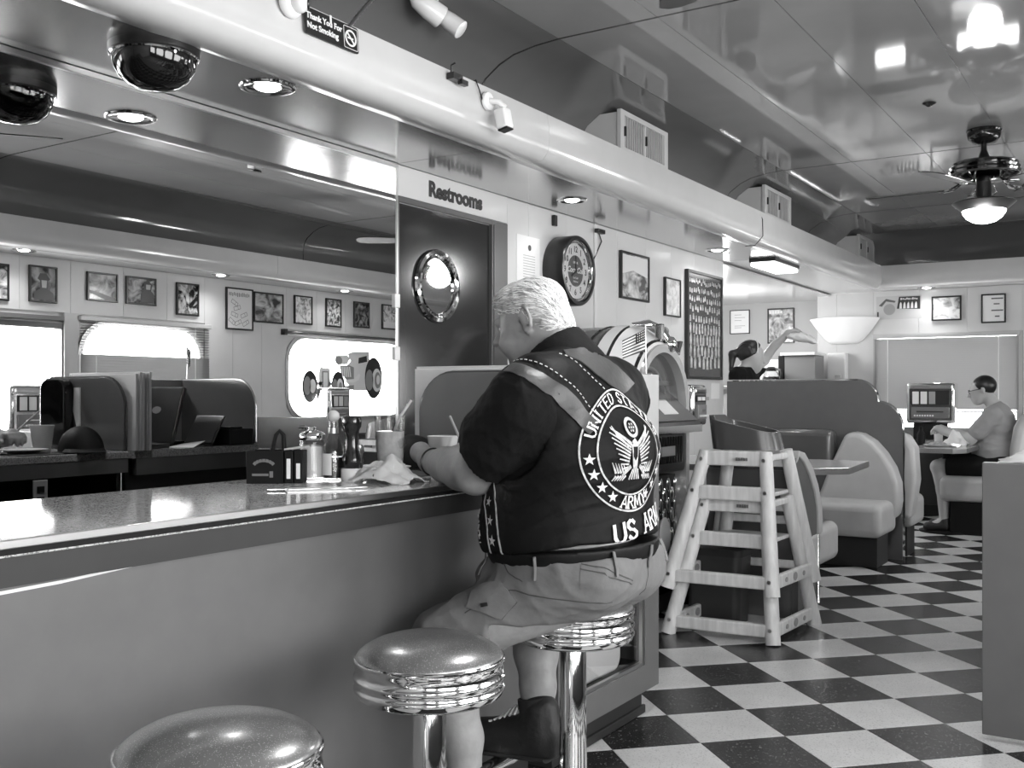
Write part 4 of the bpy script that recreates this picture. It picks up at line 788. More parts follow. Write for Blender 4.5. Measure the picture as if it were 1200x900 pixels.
# end wall
picture('pinup_print', 'unframed wide print of a smiling face beside small figures', EW, -2.393, -1.975, 1.885, 2.11, P('print_pale', .55, .25), fw=0, cat='print', art=[
    ('dark_band', P('print_dark', .04, .3), poly_art([[(-2.20, 1.985), (-1.985, 1.975), (-1.985, 2.10), (-2.18, 2.10)], [(-2.385, 1.89), (-2.37, 1.89), (-2.37, 1.96), (-2.385, 1.96)]])),
    ('face', P('print_face', .35, .3), lambda a, M, s: [a.lathe([(.001, 0), (.055, 0), (.055, .0008), (.001, .0008)], 20, M=M @ Matrix.Translation((s*-2.27, 1.98, 0))), a.box(s*-2.30-.012, s*-2.30+.03, 1.985, 1.997, 0, .0012, M=M)]),
    ('hat', P('print_hat', .12, .3), poly_art([[(-2.37, 2.02), (-2.30, 2.085), (-2.21, 2.06), (-2.22, 2.045), (-2.30, 2.06), (-2.34, 2.01)]], .001)),
    ('small_figures', WHITE, lambda a, M, s: [a.prism([(s*(u-.012), 1.985), (s*(u+.012), 1.985), (s*(u+.010), 2.03), (s*(u+.003), 2.05), (s*(u-.008), 2.03)], 'z', 0, .0012, M=M) for u in (-2.165, -2.13, -2.095, -2.06, -2.025)]),
    ('lettering', WHITE, lambda a, M, s: [a.box(s*(-2.16+.018*k)-.006, s*(-2.16+.018*k)+.006, 2.068+.003*(k % 2), 2.088-.004*(k % 3), 0, .0012, M=M) for k in range(9)])])
picture('framed_picture', 'black framed picture of a pale car, middle one on the end wall', EW, -1.881, -1.617, 1.853, 2.085, photo('print_n', 15, .15, .8, 2.4, .42), 'framed pictures on the end wall')
picture('framed_picture', 'black framed white sheet with four printed lines on the end wall', EW, -1.447, -1.237, 1.815, 2.085, PAPER, 'framed pictures on the end wall', art=[('printed_lines', P('end_print', .12, .6), lambda a, M, s: [a.box(s*u0-.0, s*u0+w*s, z, z+.012, 0, .0006, M=M) if s > 0 else a.box(s*u0-w, s*u0, z, z+.012, 0, .0006, M=M) for u0, w, z in ((-1.36, .10, 2.035), (-1.34, .05, 1.985), (-1.36, .10, 1.925), (-1.33, .04, 1.87))])])
picture('framed_picture', 'thin framed white sheet on the kitchen wall above the woman', KW, -4.042, -3.819, 1.816, 2.076, P('kitchen_sheet', .8, .4), 'framed pictures on the kitchen wall', fw=.008, art=[('grey_text', P('kitchen_print', .4, .6), lambda a, M, s: [a.box(s*-3.93-.06, s*-3.93+.06*(1 if k % 2 else .3), z, z+.006, 0, .0005, M=M) for k, z in enumerate((2.02, 1.99, 1.96, 1.90, 1.88))])])
picture('framed_picture', 'framed poster of figures on the kitchen wall behind the raised arm', KW, -3.62, -3.332, 1.70, 2.076, photo('print_o', 17, .15, .7, 3.), 'framed pictures on the kitchen wall', art=[('title', WHITE, lambda a, M, s: [a.box(s*(-3.59+.03*k)-.011, s*(-3.59+.03*k)+.011, 2.02, 2.05, 0, .0006, M=M) for k in range(5)])])
# ================================================================ CEILING FIXTURES
def spot(name, loc, power, size=.05, blend=1., ang=150):
    l = bpy.data.lights.new(name, 'SPOT'); l.energy = power; l.shadow_soft_size = size; l.spot_size = math.radians(ang); l.spot_blend = blend
    o = bpy.data.objects.new(name, l); COL.objects.link(o); o.location = loc
def downlight(x, y, z, label, power=9., r=.075):
    t = thing('recessed_light', label, 'ceiling light', (x, y, z), 'recessed ceiling lights')
    MB().lathe([(r*.5, -.0008), (r*.75, -.0012), (r-.012, -.004), (r-.004, -.007), (r+.004, -.005), (r+.007, .0), (r*.5, .0)], 40, (x, y, z)).build('trim_ring', CHROME, t, smooth=True)
    MB().lathe([(.001, -.012), (r*.25, -.011), (r*.42, -.007), (r*.52, -.0015), (.001, -.001)], 32, (x, y, z)).build('lamp', LAMPE, t, smooth=True)
    spot('downlight', (x, y, z-.02), power)
downlight(-2.49, 2.44, ZL, 'round recessed light with a chrome ring beside the smoked dome', r=.085)
downlight(-2.64, 6.86, ZL, 'round recessed light over the crowd poster', r=.08)
downlight(-2.60, 4.7, ZL, 'round recessed light over the clock, hidden by the soffit', power=3, r=.075)
for y, lb in ((2.4, 'window side recessed light nearest the camera, outside the mirror view'), (4.28, 'window side recessed light above the bare window, in the mirror'), (6.06, 'window side recessed light above the blinds, in the mirror'), (7.62, 'window side recessed light above the oval window, in the mirror')): downlight(1.06, y, ZL, lb)
downlight(-1.90, 10.33, ZL, 'recessed light above the pinup print on the end wall', power=6); downlight(-.2, 10.33, ZL, 'recessed light over the end wall beyond the frame', power=6)
sd = thing('smoked_dome', 'large black smoked dome on the low ceiling over the counter', 'security dome', (-2.49, 1.99, 2.04))
MB().lathe([(.128, 0), (.128, -.022), (.122, -.028), (.110, -.028), (.110, 0)], 48, (-2.49, 1.99, ZL)).build('base_ring', BLACK, sd, smooth=True)
MB().lathe([(.123, -.024), (.126, -.028), (.123, -.032), (.116, -.030)], 48, (-2.49, 1.99, ZL)).build('chrome_bead', CHROME, sd, smooth=True)
MB().lathe([(.119, -.030), (.114, -.06), (.098, -.088), (.07, -.110), (.035, -.121), (.001, -.124)], 40, (-2.49, 1.99, ZL)).build('dome', P('smoked_plastic', .008, .06), sd, smooth=True)
# lamp box on the low ceiling by the kitchen
kl = thing('ceiling_lamp_box', 'flat lamp box on the low ceiling before the kitchen', 'ceiling light', (-2.50, 7.75, 2.10))
MB().box(-2.62, -2.42, 7.45, 8.05, 2.135, ZL).build('housing', BLACK, kl, bevel=.004); MB().box(-2.61, -2.43, 7.46, 8.04, 2.105, 2.135).build('diffuser', P('box_glow', .9, .4, emit=2.5), kl, bevel=.006)
l = bpy.data.lights.new('kitchen_light', 'POINT'); l.energy = 30; l.shadow_soft_size = .2; o = bpy.data.objects.new('kitchen_light', l); COL.objects.link(o); o.location = (-3.7, 9.3, 1.80)
# air vents between soffit and vault
def vent(y0, label):
    t = thing('air_vent', label, 'air vent', (-2.45, y0+.3, 2.42), 'air vents above the soffit')
    w = .59; v = lambda f_: y0+w*f_
    MB().box(-2.64, -2.40, y0, y0+w, 2.40, 2.625).build('duct_box', SOFF, t, bevel=.004)
    mb = MB(); ring_bar(mb, [(v(.07), 2.445), (v(.93), 2.445), (v(.93), 2.61), (v(.07), 2.61)], [(y0-.006, 2.395), (y0+w+.006, 2.395), (y0+w+.006, 2.637), (y0-.006, 2.637)], 'x', -2.41, -2.385); mb.box(-2.41, -2.385, v(.48), v(.52), 2.445, 2.61); mb.build('face_frame', SOFF, t, bevel=.003)
    MB().box(-2.412, -2.406, v(.07), v(.93), 2.445, 2.61).build('dark_back', MATTE, t)
    for k in range(18): y = v(.09)+.0274*k; MB().box(-2.402, -2.390, y, y+.010, 2.447, 2.608).build('vane', LIGHTB, t)
    for y in (v(.06), v(.5)): MB().box(-2.385, -2.375, y-.005, y+.005, 2.50, 2.55).build('lever', BLACK, t)
vent(4.84, 'air vent with vertical vanes nearest the white bullet camera'); vent(7.13, 'second air vent along the soffit, above the dangling wire'); vent(9.79, 'farthest air vent, near the corner of the end soffit')
# ceiling fans
def fan(x, y, rot, label):
    t = thing('ceiling_fan', label, 'ceiling fan', (x, y, 2.145), 'ceiling fans'); c = (x, y, 0)
    MB().lathe([(.001, 2.69), (.094, 2.69), (.096, 2.683), (.090, 2.675), (.093, 2.668), (.085, 2.638), (.062, 2.615), (.03, 2.605), (.001, 2.604)], 40, c).build('canopy', DCHROME, t, smooth=True)
    MB().lathe([(.001, 2.61), (.016, 2.61), (.016, 2.57), (.022, 2.555), (.03, 2.53), (.055, 2.505), (.001, 2.505)], 24, c).build('rod', BLACK, t, smooth=True)
    MB().lathe([(.001, 2.508), (.13, 2.506), (.172, 2.497), (.184, 2.487), (.176, 2.477), (.192, 2.467), (.184, 2.455), (.196, 2.444), (.188, 2.432), (.192, 2.42), (.165, 2.402), (.10, 2.388), (.001, 2.385)], 48, c).build('motor', P('fan_chrome_'+str(len(MATS)), .25, .12, metal=1.), t, smooth=True, angle=25)
    MB().lathe([(.001, 2.39), (.042, 2.39), (.042, 2.27), (.001, 2.27)], 24, c).build('switch_housing', BLACK, t, smooth=True)
    MB().lathe([(.04, 2.278), (.165, 2.272), (.174, 2.265), (.166, 2.258), (.125, 2.222), (.118, 2.219), (.04, 2.23)], 44, c).build('lamp_fitter', BLACK, t, smooth=True)
    MB().lathe([(.119, 2.222), (.115, 2.205), (.095, 2.178), (.062, 2.156), (.025, 2.147), (.001, 2.146)], 36, c).build('globe', GLOBE, t, smooth=True)
    bm_ = P('blade_'+str(len(MATS)), .02, .3)
    for k in range(5):
        M = Matrix.Translation((x, y, 2.355)) @ Matrix.Rotation(math.radians(rot+72*k), 4, 'Z')
        ir = MB(); ir.tube([M @ Vector(p) for p in ((.12, 0, .035), (.17, .025, .005), (.22, .03, .0), (.25, 0, .0), (.22, -.03, 0), (.17, -.025, .005), (.12, 0, .035))], .007, 8); ir.build('blade_iron', CHROME, t, smooth=True)
        pts = [(.21, -.052), (.575, -.072), (.635, -.058), (.66, -.024), (.66, .024), (.635, .058), (.575, .072), (.21, .052)]; bl = MB(); bl.prism(pts, 'z', -.003, .003, M=M @ Matrix.Rotation(math.radians(-12), 4, 'X')); bl.build('blade', bm_, t, bevel=.001, seg=1)
    for s in (-1, 1): MB().tube([(x+s*.05, y, 2.36), (x+s*.068, y, 2.32), (x+s*.038, y, 2.30)], .004, 6).build('scroll', CHROME, t)
    l = bpy.data.lights.new('fan_lamp', 'POINT'); l.energy = 22; l.shadow_soft_size = .09; o = bpy.data.objects.new('fan_lamp', l); COL.objects.link(o); o.location = (x, y, 2.08)
fan(-.889, 6.54, 180, 'dark ceiling fan with a glowing white globe over the aisle'); fan(-.889, 2.46, 127, 'nearer ceiling fan, only the dark tip of one blade in view')
sp_ = MB().lathe([(.001, 0), (.03, 0), (.035, -.004), (.02, -.012), (.012, -.02), (.001, -.022)], 20, (-1.05, 5.78, 2.689)); one(sp_, 'sprinkler', DCHROME, 'small sprinkler plate on the ceiling before the fan', 'sprinkler', smooth=True)
# things fixed along the soffit
ns = thing('no_smoking_sign', 'black sign reading Thank You For Not Smoking on the soffit', 'sign', (-2.222, 2.458, 2.26))
Mn = frame_m((-2.2265, 2.458, 2.30), (0, 1, 0), (-.06, 0, 1))
mb = MB(); mb.prism(rrect(-.123, .123, -.042, .042, .008, 3), 'z', 0, .004, M=Mn); mb.build('plate', BLACK, ns)
T = lambda x, y: Mn @ Matrix.Translation((x, y, .0042))
mb = MB(); text(mb, 'Thank You For', T(-.038, .016), .0265, bold=.0006); text(mb, 'Not Smoking', T(-.046, -.014), .0265, bold=.0006); mb.build('lettering', WHITE, ns)
mb = MB(); ring_bar(mb, [(x-.0025*np.sign(x-.085), y-.0025*np.sign(y)) for x, y in rrect(.052, .118, -.036, .036, .004, 2)], rrect(.052, .118, -.036, .036, .004, 2), 'z', 0, .001, 0) if False else None
ring_bar(mb, rrect(.0535, .1165, -.0345, .0345, .003, 2), rrect(.052, .118, -.036, .036, .004, 2), 'z', 0, .001); mb.v = [tuple(T(0, 0) @ Vector(v)) for v in mb.v]
mb.lathe([(.021, 0), (.027, 0), (.027, .001), (.021, .001)], 32, M=T(.085, 0)); mb.box(-.024, .024, -.003, .003, 0, .001, M=T(.085, 0) @ Matrix.Rotation(-PI/4, 4, 'Z')); mb.box(-.015, .012, -.003, .002, 0, .001, M=T(.085, 0)); mb.build('symbol', WHITE, ns)
mb = MB(); mb.box(-.012, -.004, .020, .046, 0, .0015, M=T(0, 0)); mb.build('tape', CREAM, ns)
dc = thing('dome_camera', 'round white camera on the soffit beside the no smoking sign', 'camera', (-2.2, 2.275, 2.27)); Md = Matrix.Translation((-2.232, 2.275, 2.328)) @ Matrix.Rotation(PI/2, 4, 'Y')
MB().lathe([(.001, 0), (.043, 0), (.045, .006), (.043, .016), (.036, .024), (.001, .024)], 32, M=Md).build('base', WHITE, dc, smooth=True); Mb = Md @ Matrix.Translation((.0, .012, .03)); MB().ball((0, 0, 0), .030, 24, 14, M=Mb).build('ball', CREAM, dc, smooth=True)
Mq = Mb @ Matrix.Rotation(-.7, 4, 'X'); MB().lathe([(.001, .031), (.017, .0305), (.019, .026), (.012, .024)], 24, M=Mq).build('lens', BLACK, dc, smooth=True)
bc = thing('bullet_camera', 'white bullet camera hanging from the soffit on a bracket', 'camera', (-2.19, 3.36, 2.2)); Md = Matrix.Translation((-2.229, 3.345, 2.29)) @ Matrix.Rotation(PI/2, 4, 'Y')
MB().lathe([(.001, 0), (.036, 0), (.037, .005), (.034, .012), (.012, .016), (.001, .016)], 28, M=Md).build('mount', WHITE, bc, smooth=True); MB().tube([(-2.215, 3.345, 2.29), (-2.18, 3.36, 2.283), (-2.165, 3.375, 2.262)], [.012, .013, .014], 12).build('arm', WHITE, bc, smooth=True)
Mc2 = Matrix.Translation((-2.165, 3.365, 2.222)) @ Matrix.Rotation(math.radians(168), 4, 'Y'); MB().box(-.026, .026, -.028, .028, -.035, .045, M=Mc2).build('body', WHITE, bc, bevel=.010, seg=4, smooth=True); MB().box(-.023, .023, -.025, .025, .044, .052, M=Mc2).build('face', BLACK, bc, bevel=.004)
one(MB().tube([(-2.226, 3.315, 2.28), (-2.228, 3.29, 2.325), (-2.243, 3.29, 2.362), (-2.26, 3.30, 2.362)], .0025, 6), 'camera_cable', BLACK, 'thin dark cable curving from the bullet camera to the ceiling', 'cable')
cc = MB().box(-2.236, -2.205, 3.09, 3.15, 2.312, 2.336); cc.tube([(-2.225, 3.10, 2.33), (-2.215, 3.09, 2.36), (-2.21, 3.105, 2.37)], .004, 6).box(-2.215, -2.195, 3.13, 3.17, 2.300, 2.318); one(cc, 'wire_clip', BLACK, 'small black clip on the soffit between the sign and the bullet camera', 'clip')
fc = []
for k in range(40): u = k/39; fc.append((-2.236-.06*u, 2.545+.30*u, 2.335+.31*u-.04*u*u))
one(MB().tube(fc, [.0075 if k % 2 else .0062 for k in range(40)], 10), 'flexible_conduit', STEEL, 'ribbed metal conduit rising behind the no smoking sign', 'conduit', smooth=True)
fl_ = thing('flood_light', 'white flood lamp with two heads at the top edge of the frame', 'flood light', (-2.36, 3.25, 2.58))
for (p, q_, r0) in (((-2.39, 3.11, 2.645), (-2.343, 3.20, 2.594), .042), ((-2.39, 3.25, 2.635), (-2.308, 3.283, 2.565), .035)):
    d = Vector(q_)-Vector(p); p0 = Vector(p)-d.normalized()*.02; MB().tube([p0, Vector(p), Vector(p)+d*.5, Vector(q_), Vector(q_)+d.normalized()*.004], [.018, r0*.8, r0, r0*1.05, r0*.9], 24).build('head', CREAM, fl_, smooth=True, angle=50)
MB().lathe([(.001, 0), (.05, 0), (.045, -.02), (.001, -.022)], 24, (-2.40, 3.18, 2.672)).build('plate', WHITE, fl_, smooth=True)
dw = MB().tube([(-2.26, 6.62, 2.362), (-2.235, 6.62, 2.30), (-2.226, 6.60, 2.19), (-2.26, 6.55, 2.125), (-2.31, 6.5, 2.118)], .003, 6); one(dw, 'dangling_wire', BLACK, 'thin wire dangling from the second air vent over the soffit', 'wire')

# ================================================================ BLINDS
def blind(name, label, wall, u0, u1, ztop, zbot, tilt, group=None, pitch=.0235):
    ax, pos, sg_ = wall; t = thing(name, label, 'window blind', {'x': (pos+sg_*.03, (u0+u1)/2, zbot), 'y': ((u0+u1)/2, pos+sg_*.03, zbot)}[ax], group)
    def bx(a, b, d0, d1, c, d, nm, m, **k):
        q = sorted((pos+sg_*d0, pos+sg_*d1)); mb = MB().box(q[0], q[1], a, b, c, d) if ax == 'x' else MB().box(a, b, q[0], q[1], c, d); return mb.build(nm, m, t, **k)
    bx(u0-.01, u1+.01, .008, .05, ztop-.03, ztop+.005, 'head_rail', SOFF, bevel=.003); bx(u0, u1, .016, .042, zbot, zbot+.014, 'bottom_rail', SOFF, bevel=.003)
    mb = MB(); n = int((ztop-.03-zbot-.02)/pitch)
    for k in range(n):
        z = ztop-.045-pitch*k; a = tilt(k/n); dx, dz = .0125*math.cos(a), .0125*math.sin(a); c0 = pos+sg_*.029
        V = []
        for w in (-1, 0, 1):
            for u in (u0, u1): d_ = c0+sg_*dx*w; zz = z-dz*w+(.0015 if w == 0 else 0); V.append((d_, u, zz) if ax == 'x' else (u, d_, zz))
        mb.add(V, [(0, 1, 3, 2), (2, 3, 5, 4)])
    o = mb.build('slats', BLIND, t); tag(o, kind='stuff')
    for u in (u0+.10*(u1-u0), u0+.87*(u1-u0)): bx(u-.003, u+.003, .043, .0445, zbot, ztop-.03, 'ladder_tape', WHITE)
    return t
blind('window_blind', 'lowered blind over the window left of the post, seen in the mirror', RW, 4.875, 6.12, 1.745, .80, lambda q: -.15 if q < .28 else -1.28, pitch=.021)
blind('window_blind', 'nearly closed blind over the wide window behind the man in grey', EW, -2.405, -1.13, 1.725, .985, lambda q: -1.28, pitch=.0205)
vb = thing('window_valance', 'dark roller valance over the oval window, seen in the mirror', 'valance', (XR-.04, 7.85, 1.72))
MB().tube([(XR-.035, 7.04, 1.735), (XR-.035, 8.9, 1.735)], .016, 10).build('roller', DVIN, vb, smooth=True); MB().box(XR-.05, XR-.001, 7.0, 7.04, 1.71, 1.765).build('bracket', BLACK, vb); MB().box(XR-.03, XR-.012, 7.05, 8.9, 1.705, 1.718).build('rail', WHITE, vb)
vb2 = MB().box(XR-.03, XR-.001, 3.05, 4.74, 1.70, 1.735); one(vb2, 'window_valance', P('valance_grey', .16, .4), 'dark strip over the bare window, seen in the mirror', 'valance', bevel=.003)
# hot rod painted on the oval window
hr = thing('hot_rod_decal', 'hot rod car drawing stuck on the oval window pane, seen in the mirror', 'decal', (XR+.045, 7.95, 1.05))
def HX(cx, cy): return (7.28+(cx-0)*(8.70-7.28)/1137*1.0, 1.665-cy*(.000905))
def hpoly(pts, nm, m, d): mb = MB(); mb.prism([HX(*p) for p in pts], 'x', XR+.046-d, XR+.047-d); return mb.build(nm, m, hr)
G1 = P('decal_pale', .80, .6); G2 = P('decal_grey', .3, .6); G3 = P('decal_dark', .02, .6); G4 = P('decal_light', .9, .6)
def ell(cx, cy, rx, ry, n=28): return [(cx+rx*math.cos(2*PI*i/n), cy+ry*math.sin(2*PI*i/n)) for i in range(n)]
hpoly([(560, 110), (620, 85), (830, 70), (840, 150), (800, 520), (630, 520), (540, 420), (545, 250), (600, 190)], 'body', G1, .0); hpoly([(700, 150), (800, 122), (805, 190), (695, 215)], 'side_window', G3, .0012)
hpoly(ell(890, 375, 112, 240), 'rear_tyre', G3, .0012); hpoly(ell(835, 400, 50, 120), 'tread', G2, .0024); hpoly(ell(930, 400, 62, 135), 'rear_wheel', G4, .0024); hpoly(ell(940, 400, 40, 95), 'rear_wheel_hub', G2, .0036); hpoly(ell(945, 395, 22, 55), 'rear_wheel_cap', G4, .0048)
hpoly([(415, 135), (560, 125), (590, 165), (560, 230), (440, 235), (412, 200)], 'blower_scoop', G1, .0012); hpoly(ell(455, 190, 42, 48), 'scoop_mouth', G2, .0024)
hpoly([(470, 240), (590, 240), (640, 260), (640, 390), (540, 400), (480, 320)], 'engine', G2, .0012)
for k in range(5): hpoly([(490+22*k, 255), (503+22*k, 255), (510+24*k, 370), (497+24*k, 370)], 'engine_rib', G4, .0024)
hpoly([(540, 400), (640, 395), (700, 330), (720, 340), (700, 400), (640, 430), (540, 435)], 'exhaust_pipe', G4, .0036)
hpoly([(240, 270), (350, 280), (365, 500), (330, 570), (250, 570), (225, 480), (225, 320)], 'grille_shell', G1, .0012); hpoly([(260, 310), (335, 310), (340, 500), (260, 520)], 'grille', G2, .0024); hpoly([(275, 325), (322, 325), (325, 480), (275, 500)], 'grille_inner', G4, .0036)
hpoly(ell(125, 480, 85, 172), 'front_tyre', G3, .0012); hpoly(ell(95, 470, 40, 100), 'front_tread', G2, .0024); hpoly(ell(155, 475, 35, 75), 'front_hub', G4, .0024); hpoly(ell(450, 490, 82, 180), 'front_tyre', G3, .0012); hpoly(ell(410, 500, 35, 105), 'front_tread', G2, .0024); hpoly(ell(470, 480, 38, 90), 'front_hub', G4, .0024); hpoly(ell(475, 480, 18, 50), 'hub_cap', G2, .0036)
hpoly([(200, 430), (380, 430), (380, 465), (200, 465)], 'axle', G4, .0012); hpoly([(500, 470), (640, 460), (640, 510), (500, 520)], 'frame_rail', G2, .0012)

# ================================================================ TABLE-TOP JUKEBOX SELECTORS
def selector(name, label, wall, u, z, w=.32, h=.36, dep=.2):
    ax, pos, sg_ = wall; t = thing(name, label, 'jukebox selector', {'x': (pos+sg_*dep/2, u, z), 'y': (u, pos+sg_*dep/2, z)}[ax], 'table-top jukebox selectors')
    def bx(a, b, d0, d1, c, d, nm, m, **k):
        q = sorted((pos+sg_*d0, pos+sg_*d1)); mb = MB().box(q[0], q[1], a, b, c, d) if ax == 'x' else MB().box(a, b, q[0], q[1], c, d); return mb.build(nm, m, t, **k)
    a, b = u-w/2, u+w/2
    bx(a, b, .002, dep-.02, z, z+h, 'case', CHROME, bevel=.03, seg=4, smooth=True); bx(a+.05, b-.05, dep-.03, dep-.012, z+.17, z+h-.075, 'window', P('selector_dark_'+str(len(MATS)), .06, .15), t and 0 or 0) if False else bx(a+.05, b-.05, dep-.03, dep-.012, z+.17, z+h-.075, 'window', INK)
    for k in range(3): x = a+.06+.072*k; bx(x, x+.056, dep-.014, dep-.008, z+.18, z+h-.085, 'title_card', PAPER if k < 2 else LIGHTB)
    bx(a+.05, b-.05, dep-.03, dep-.005, z+.05, z+.15, 'button_panel', P('selector_panel_'+str(len(MATS)), .2, .2), bevel=.004)
    for k in range(8): x = a+.075+.0225*k; bx(x, x+.014, dep-.006, dep+.004, z+.065, z+.08, 'button', WHITE)
    bx(a+.10, b-.10, dep-.006, dep+.006, z+.105, z+.115, 'coin_bar', CHROME); bx(a+.03, b-.03, dep-.03, dep-.012, z+h-.06, z+h-.025, 'top_band', STEEL, bevel=.01)
    return t
selector('jukebox_selector', 'chrome jukebox selector on the table of the man in grey', ('y', 10.30, -1), -1.83, .885, w=.43, h=.38); one(MB().box(-1.98, -1.68, 10.13, 10.28, .741, .8845), 'selector_stand', BLACK, 'black stand under the chrome selector by the end window', 'stand')
selector('jukebox_selector', 'chrome selector on the wall beside the big jukebox', LW, 6.85, .93, w=.26, h=.29, dep=.10); selector('jukebox_selector', 'chrome selector below the bare window, in the mirror', RW, 4.38, .86, h=.36); selector('jukebox_selector', 'chrome selector below the oval window, in the mirror', RW, 7.62, .86, h=.36)

# ================================================================ END WALL AND KITCHEN THINGS
sc_ = thing('wall_sconce', 'large white half-bowl wall lamp in the corner of the end wall', 'wall lamp', (-2.70, YE-.1, 1.65))
mb = MB(); rings = []
for k in range(9):
    f_ = k/8; z = 1.655+.26*f_; w = .13+.215*f_**.75; d = .03+.13*f_**.8; rings.append([(-2.70+w*math.cos(PI*i/20), YE-.004-d*math.sin(PI*i/20), z+.03*(abs(math.cos(PI*i/20))**2)*(f_)*(-.3)) for i in range(21)])
mb.loft(rings, cap=False); o = mb.build('shade', SHADE, sc_, smooth=True); d = o.modifiers.new('thick', 'SOLIDIFY'); d.thickness = .005
MB().lathe([(.001, 0), (.02, 0), (.02, .09), (.001, .10)], 16, (-2.70, YE-.05, 1.74)).build('bulb_holder', WHITE, sc_)
kc = thing('service_counter', 'service counter in the kitchen behind the woman', 'counter', (-3.1, 10.0, 0))
MB().box(-3.7, -2.55, 9.6, 10.35, 0, 1.20).build('body', LIGHTB, kc); MB().box(-3.72, -2.53, 9.57, 10.37, 1.20, 1.235).build('top', STEEL, kc, bevel=.004)
def pot(x, y, lb):
    t = thing('coffee_pot', lb, 'coffee pot', (x, y, 1.236)); c = (x, y, 1.236)
    MB().lathe([(.001, 0), (.06, 0), (.085, .03), (.09, .07), (.07, .12), (.045, .15), (.042, .15), (.066, .12), (.085, .07), (.08, .03), (.06, .006), (.001, .006)], 28, c).build('bowl', CLEAR, t, smooth=True); MB().lathe([(.001, .006), (.07, .01), (.083, .05), (.075, .09), (.001, .09)], 24, c).build('coffee', SAUCE, t, smooth=True)
    MB().lathe([(.048, .145), (.052, .15), (.052, .17), (.03, .185), (.001, .187)], 24, c).build('collar', BLACK, t, smooth=True); MB().tube([(x+.05, y-.02, 1.40), (x+.11, y-.05, 1.39), (x+.12, y-.05, 1.33), (x+.10, y-.04, 1.28)], .011, 10).build('handle', BLACK, t, smooth=True)
pot(-3.24, 9.85, 'glass coffee pot with a black handle beside the woman'); 
wr_ = thing('coffee_warmer', 'steel coffee brewer with a dark side behind the coffee pot', 'coffee machine', (-2.99, 10.05, 1.236))
MB().box(-3.14, -2.84, 9.95, 10.25, 1.236, 1.53).build('body', P('brewer_grey', .2, .3), wr_, bevel=.006); MB().box(-3.17, -2.83, 9.9, 10.27, 1.53, 1.56).build('lid', WHITE, wr_, bevel=.006); MB().box(-3.20, -3.145, 9.95, 10.25, 1.236, 1.53).build('side', MATTE, wr_)
one(MB().box(-3.42, -3.23, 10.05, 10.3, 1.236, 1.50), 'white_urn_box', CREAM, 'white box standing behind the coffee pot', 'box', bevel=.01)
td = thing('towel_dispenser', 'white dispenser on the end wall under the wall lamp', 'dispenser', (-2.74, YE-.07, 1.29)); MB().box(-2.84, -2.66, YE-.12, YE-.002, 1.29, 1.565).build('case', WHITE, td, bevel=.012); MB().box(-2.76, -2.70, YE-.135, YE-.115, 1.30, 1.345).build('lever', STEEL, td, bevel=.003)
# the meal on the far table
for n_, lb, x, y, p_, m_ in (('dinner_plate', 'white plate of food in front of the man in grey', -1.52, 8.72, [(.001, 0), (.06, 0), (.11, .014), (.112, .016), (.06, .006), (.001, .006)], CREAM),):
    o = thing(n_, lb, 'plate', (x, y, .74)); MB().lathe([(r, z) for r, z in p_], 32, (x, y, .74)).build('rim', m_, o, smooth=True); MB().ball((x, y, .748), (.075, .06, .035), 16, 8, v1=.5).build('food', P('food', .35, .7, n_scale=40, n_amt=.5), o, smooth=True)
crumple('paper_napkin', (-1.43, 8.98, .7405), (.09, .10), .13, 14, PAPER, 'crumpled white napkin on the table of the man in grey', 'napkin', n=20)
one(MB().lathe([(.001, 0), (.03, 0), (.032, .09), (.014, .12), (.014, .15), (.001, .152)], 20, (-1.68, 8.9, .74)), 'sauce_jar', MATTE, 'dark bottle on the table of the man in grey', 'bottle', smooth=True)
one(MB().lathe([(.001, 0), (.035, 0), (.04, .13), (.001, .13)], 20, (-1.70, 9.78, .74)), 'white_tumbler', CREAM, 'white tumbler on the table of the man in grey', 'tumbler', smooth=True)
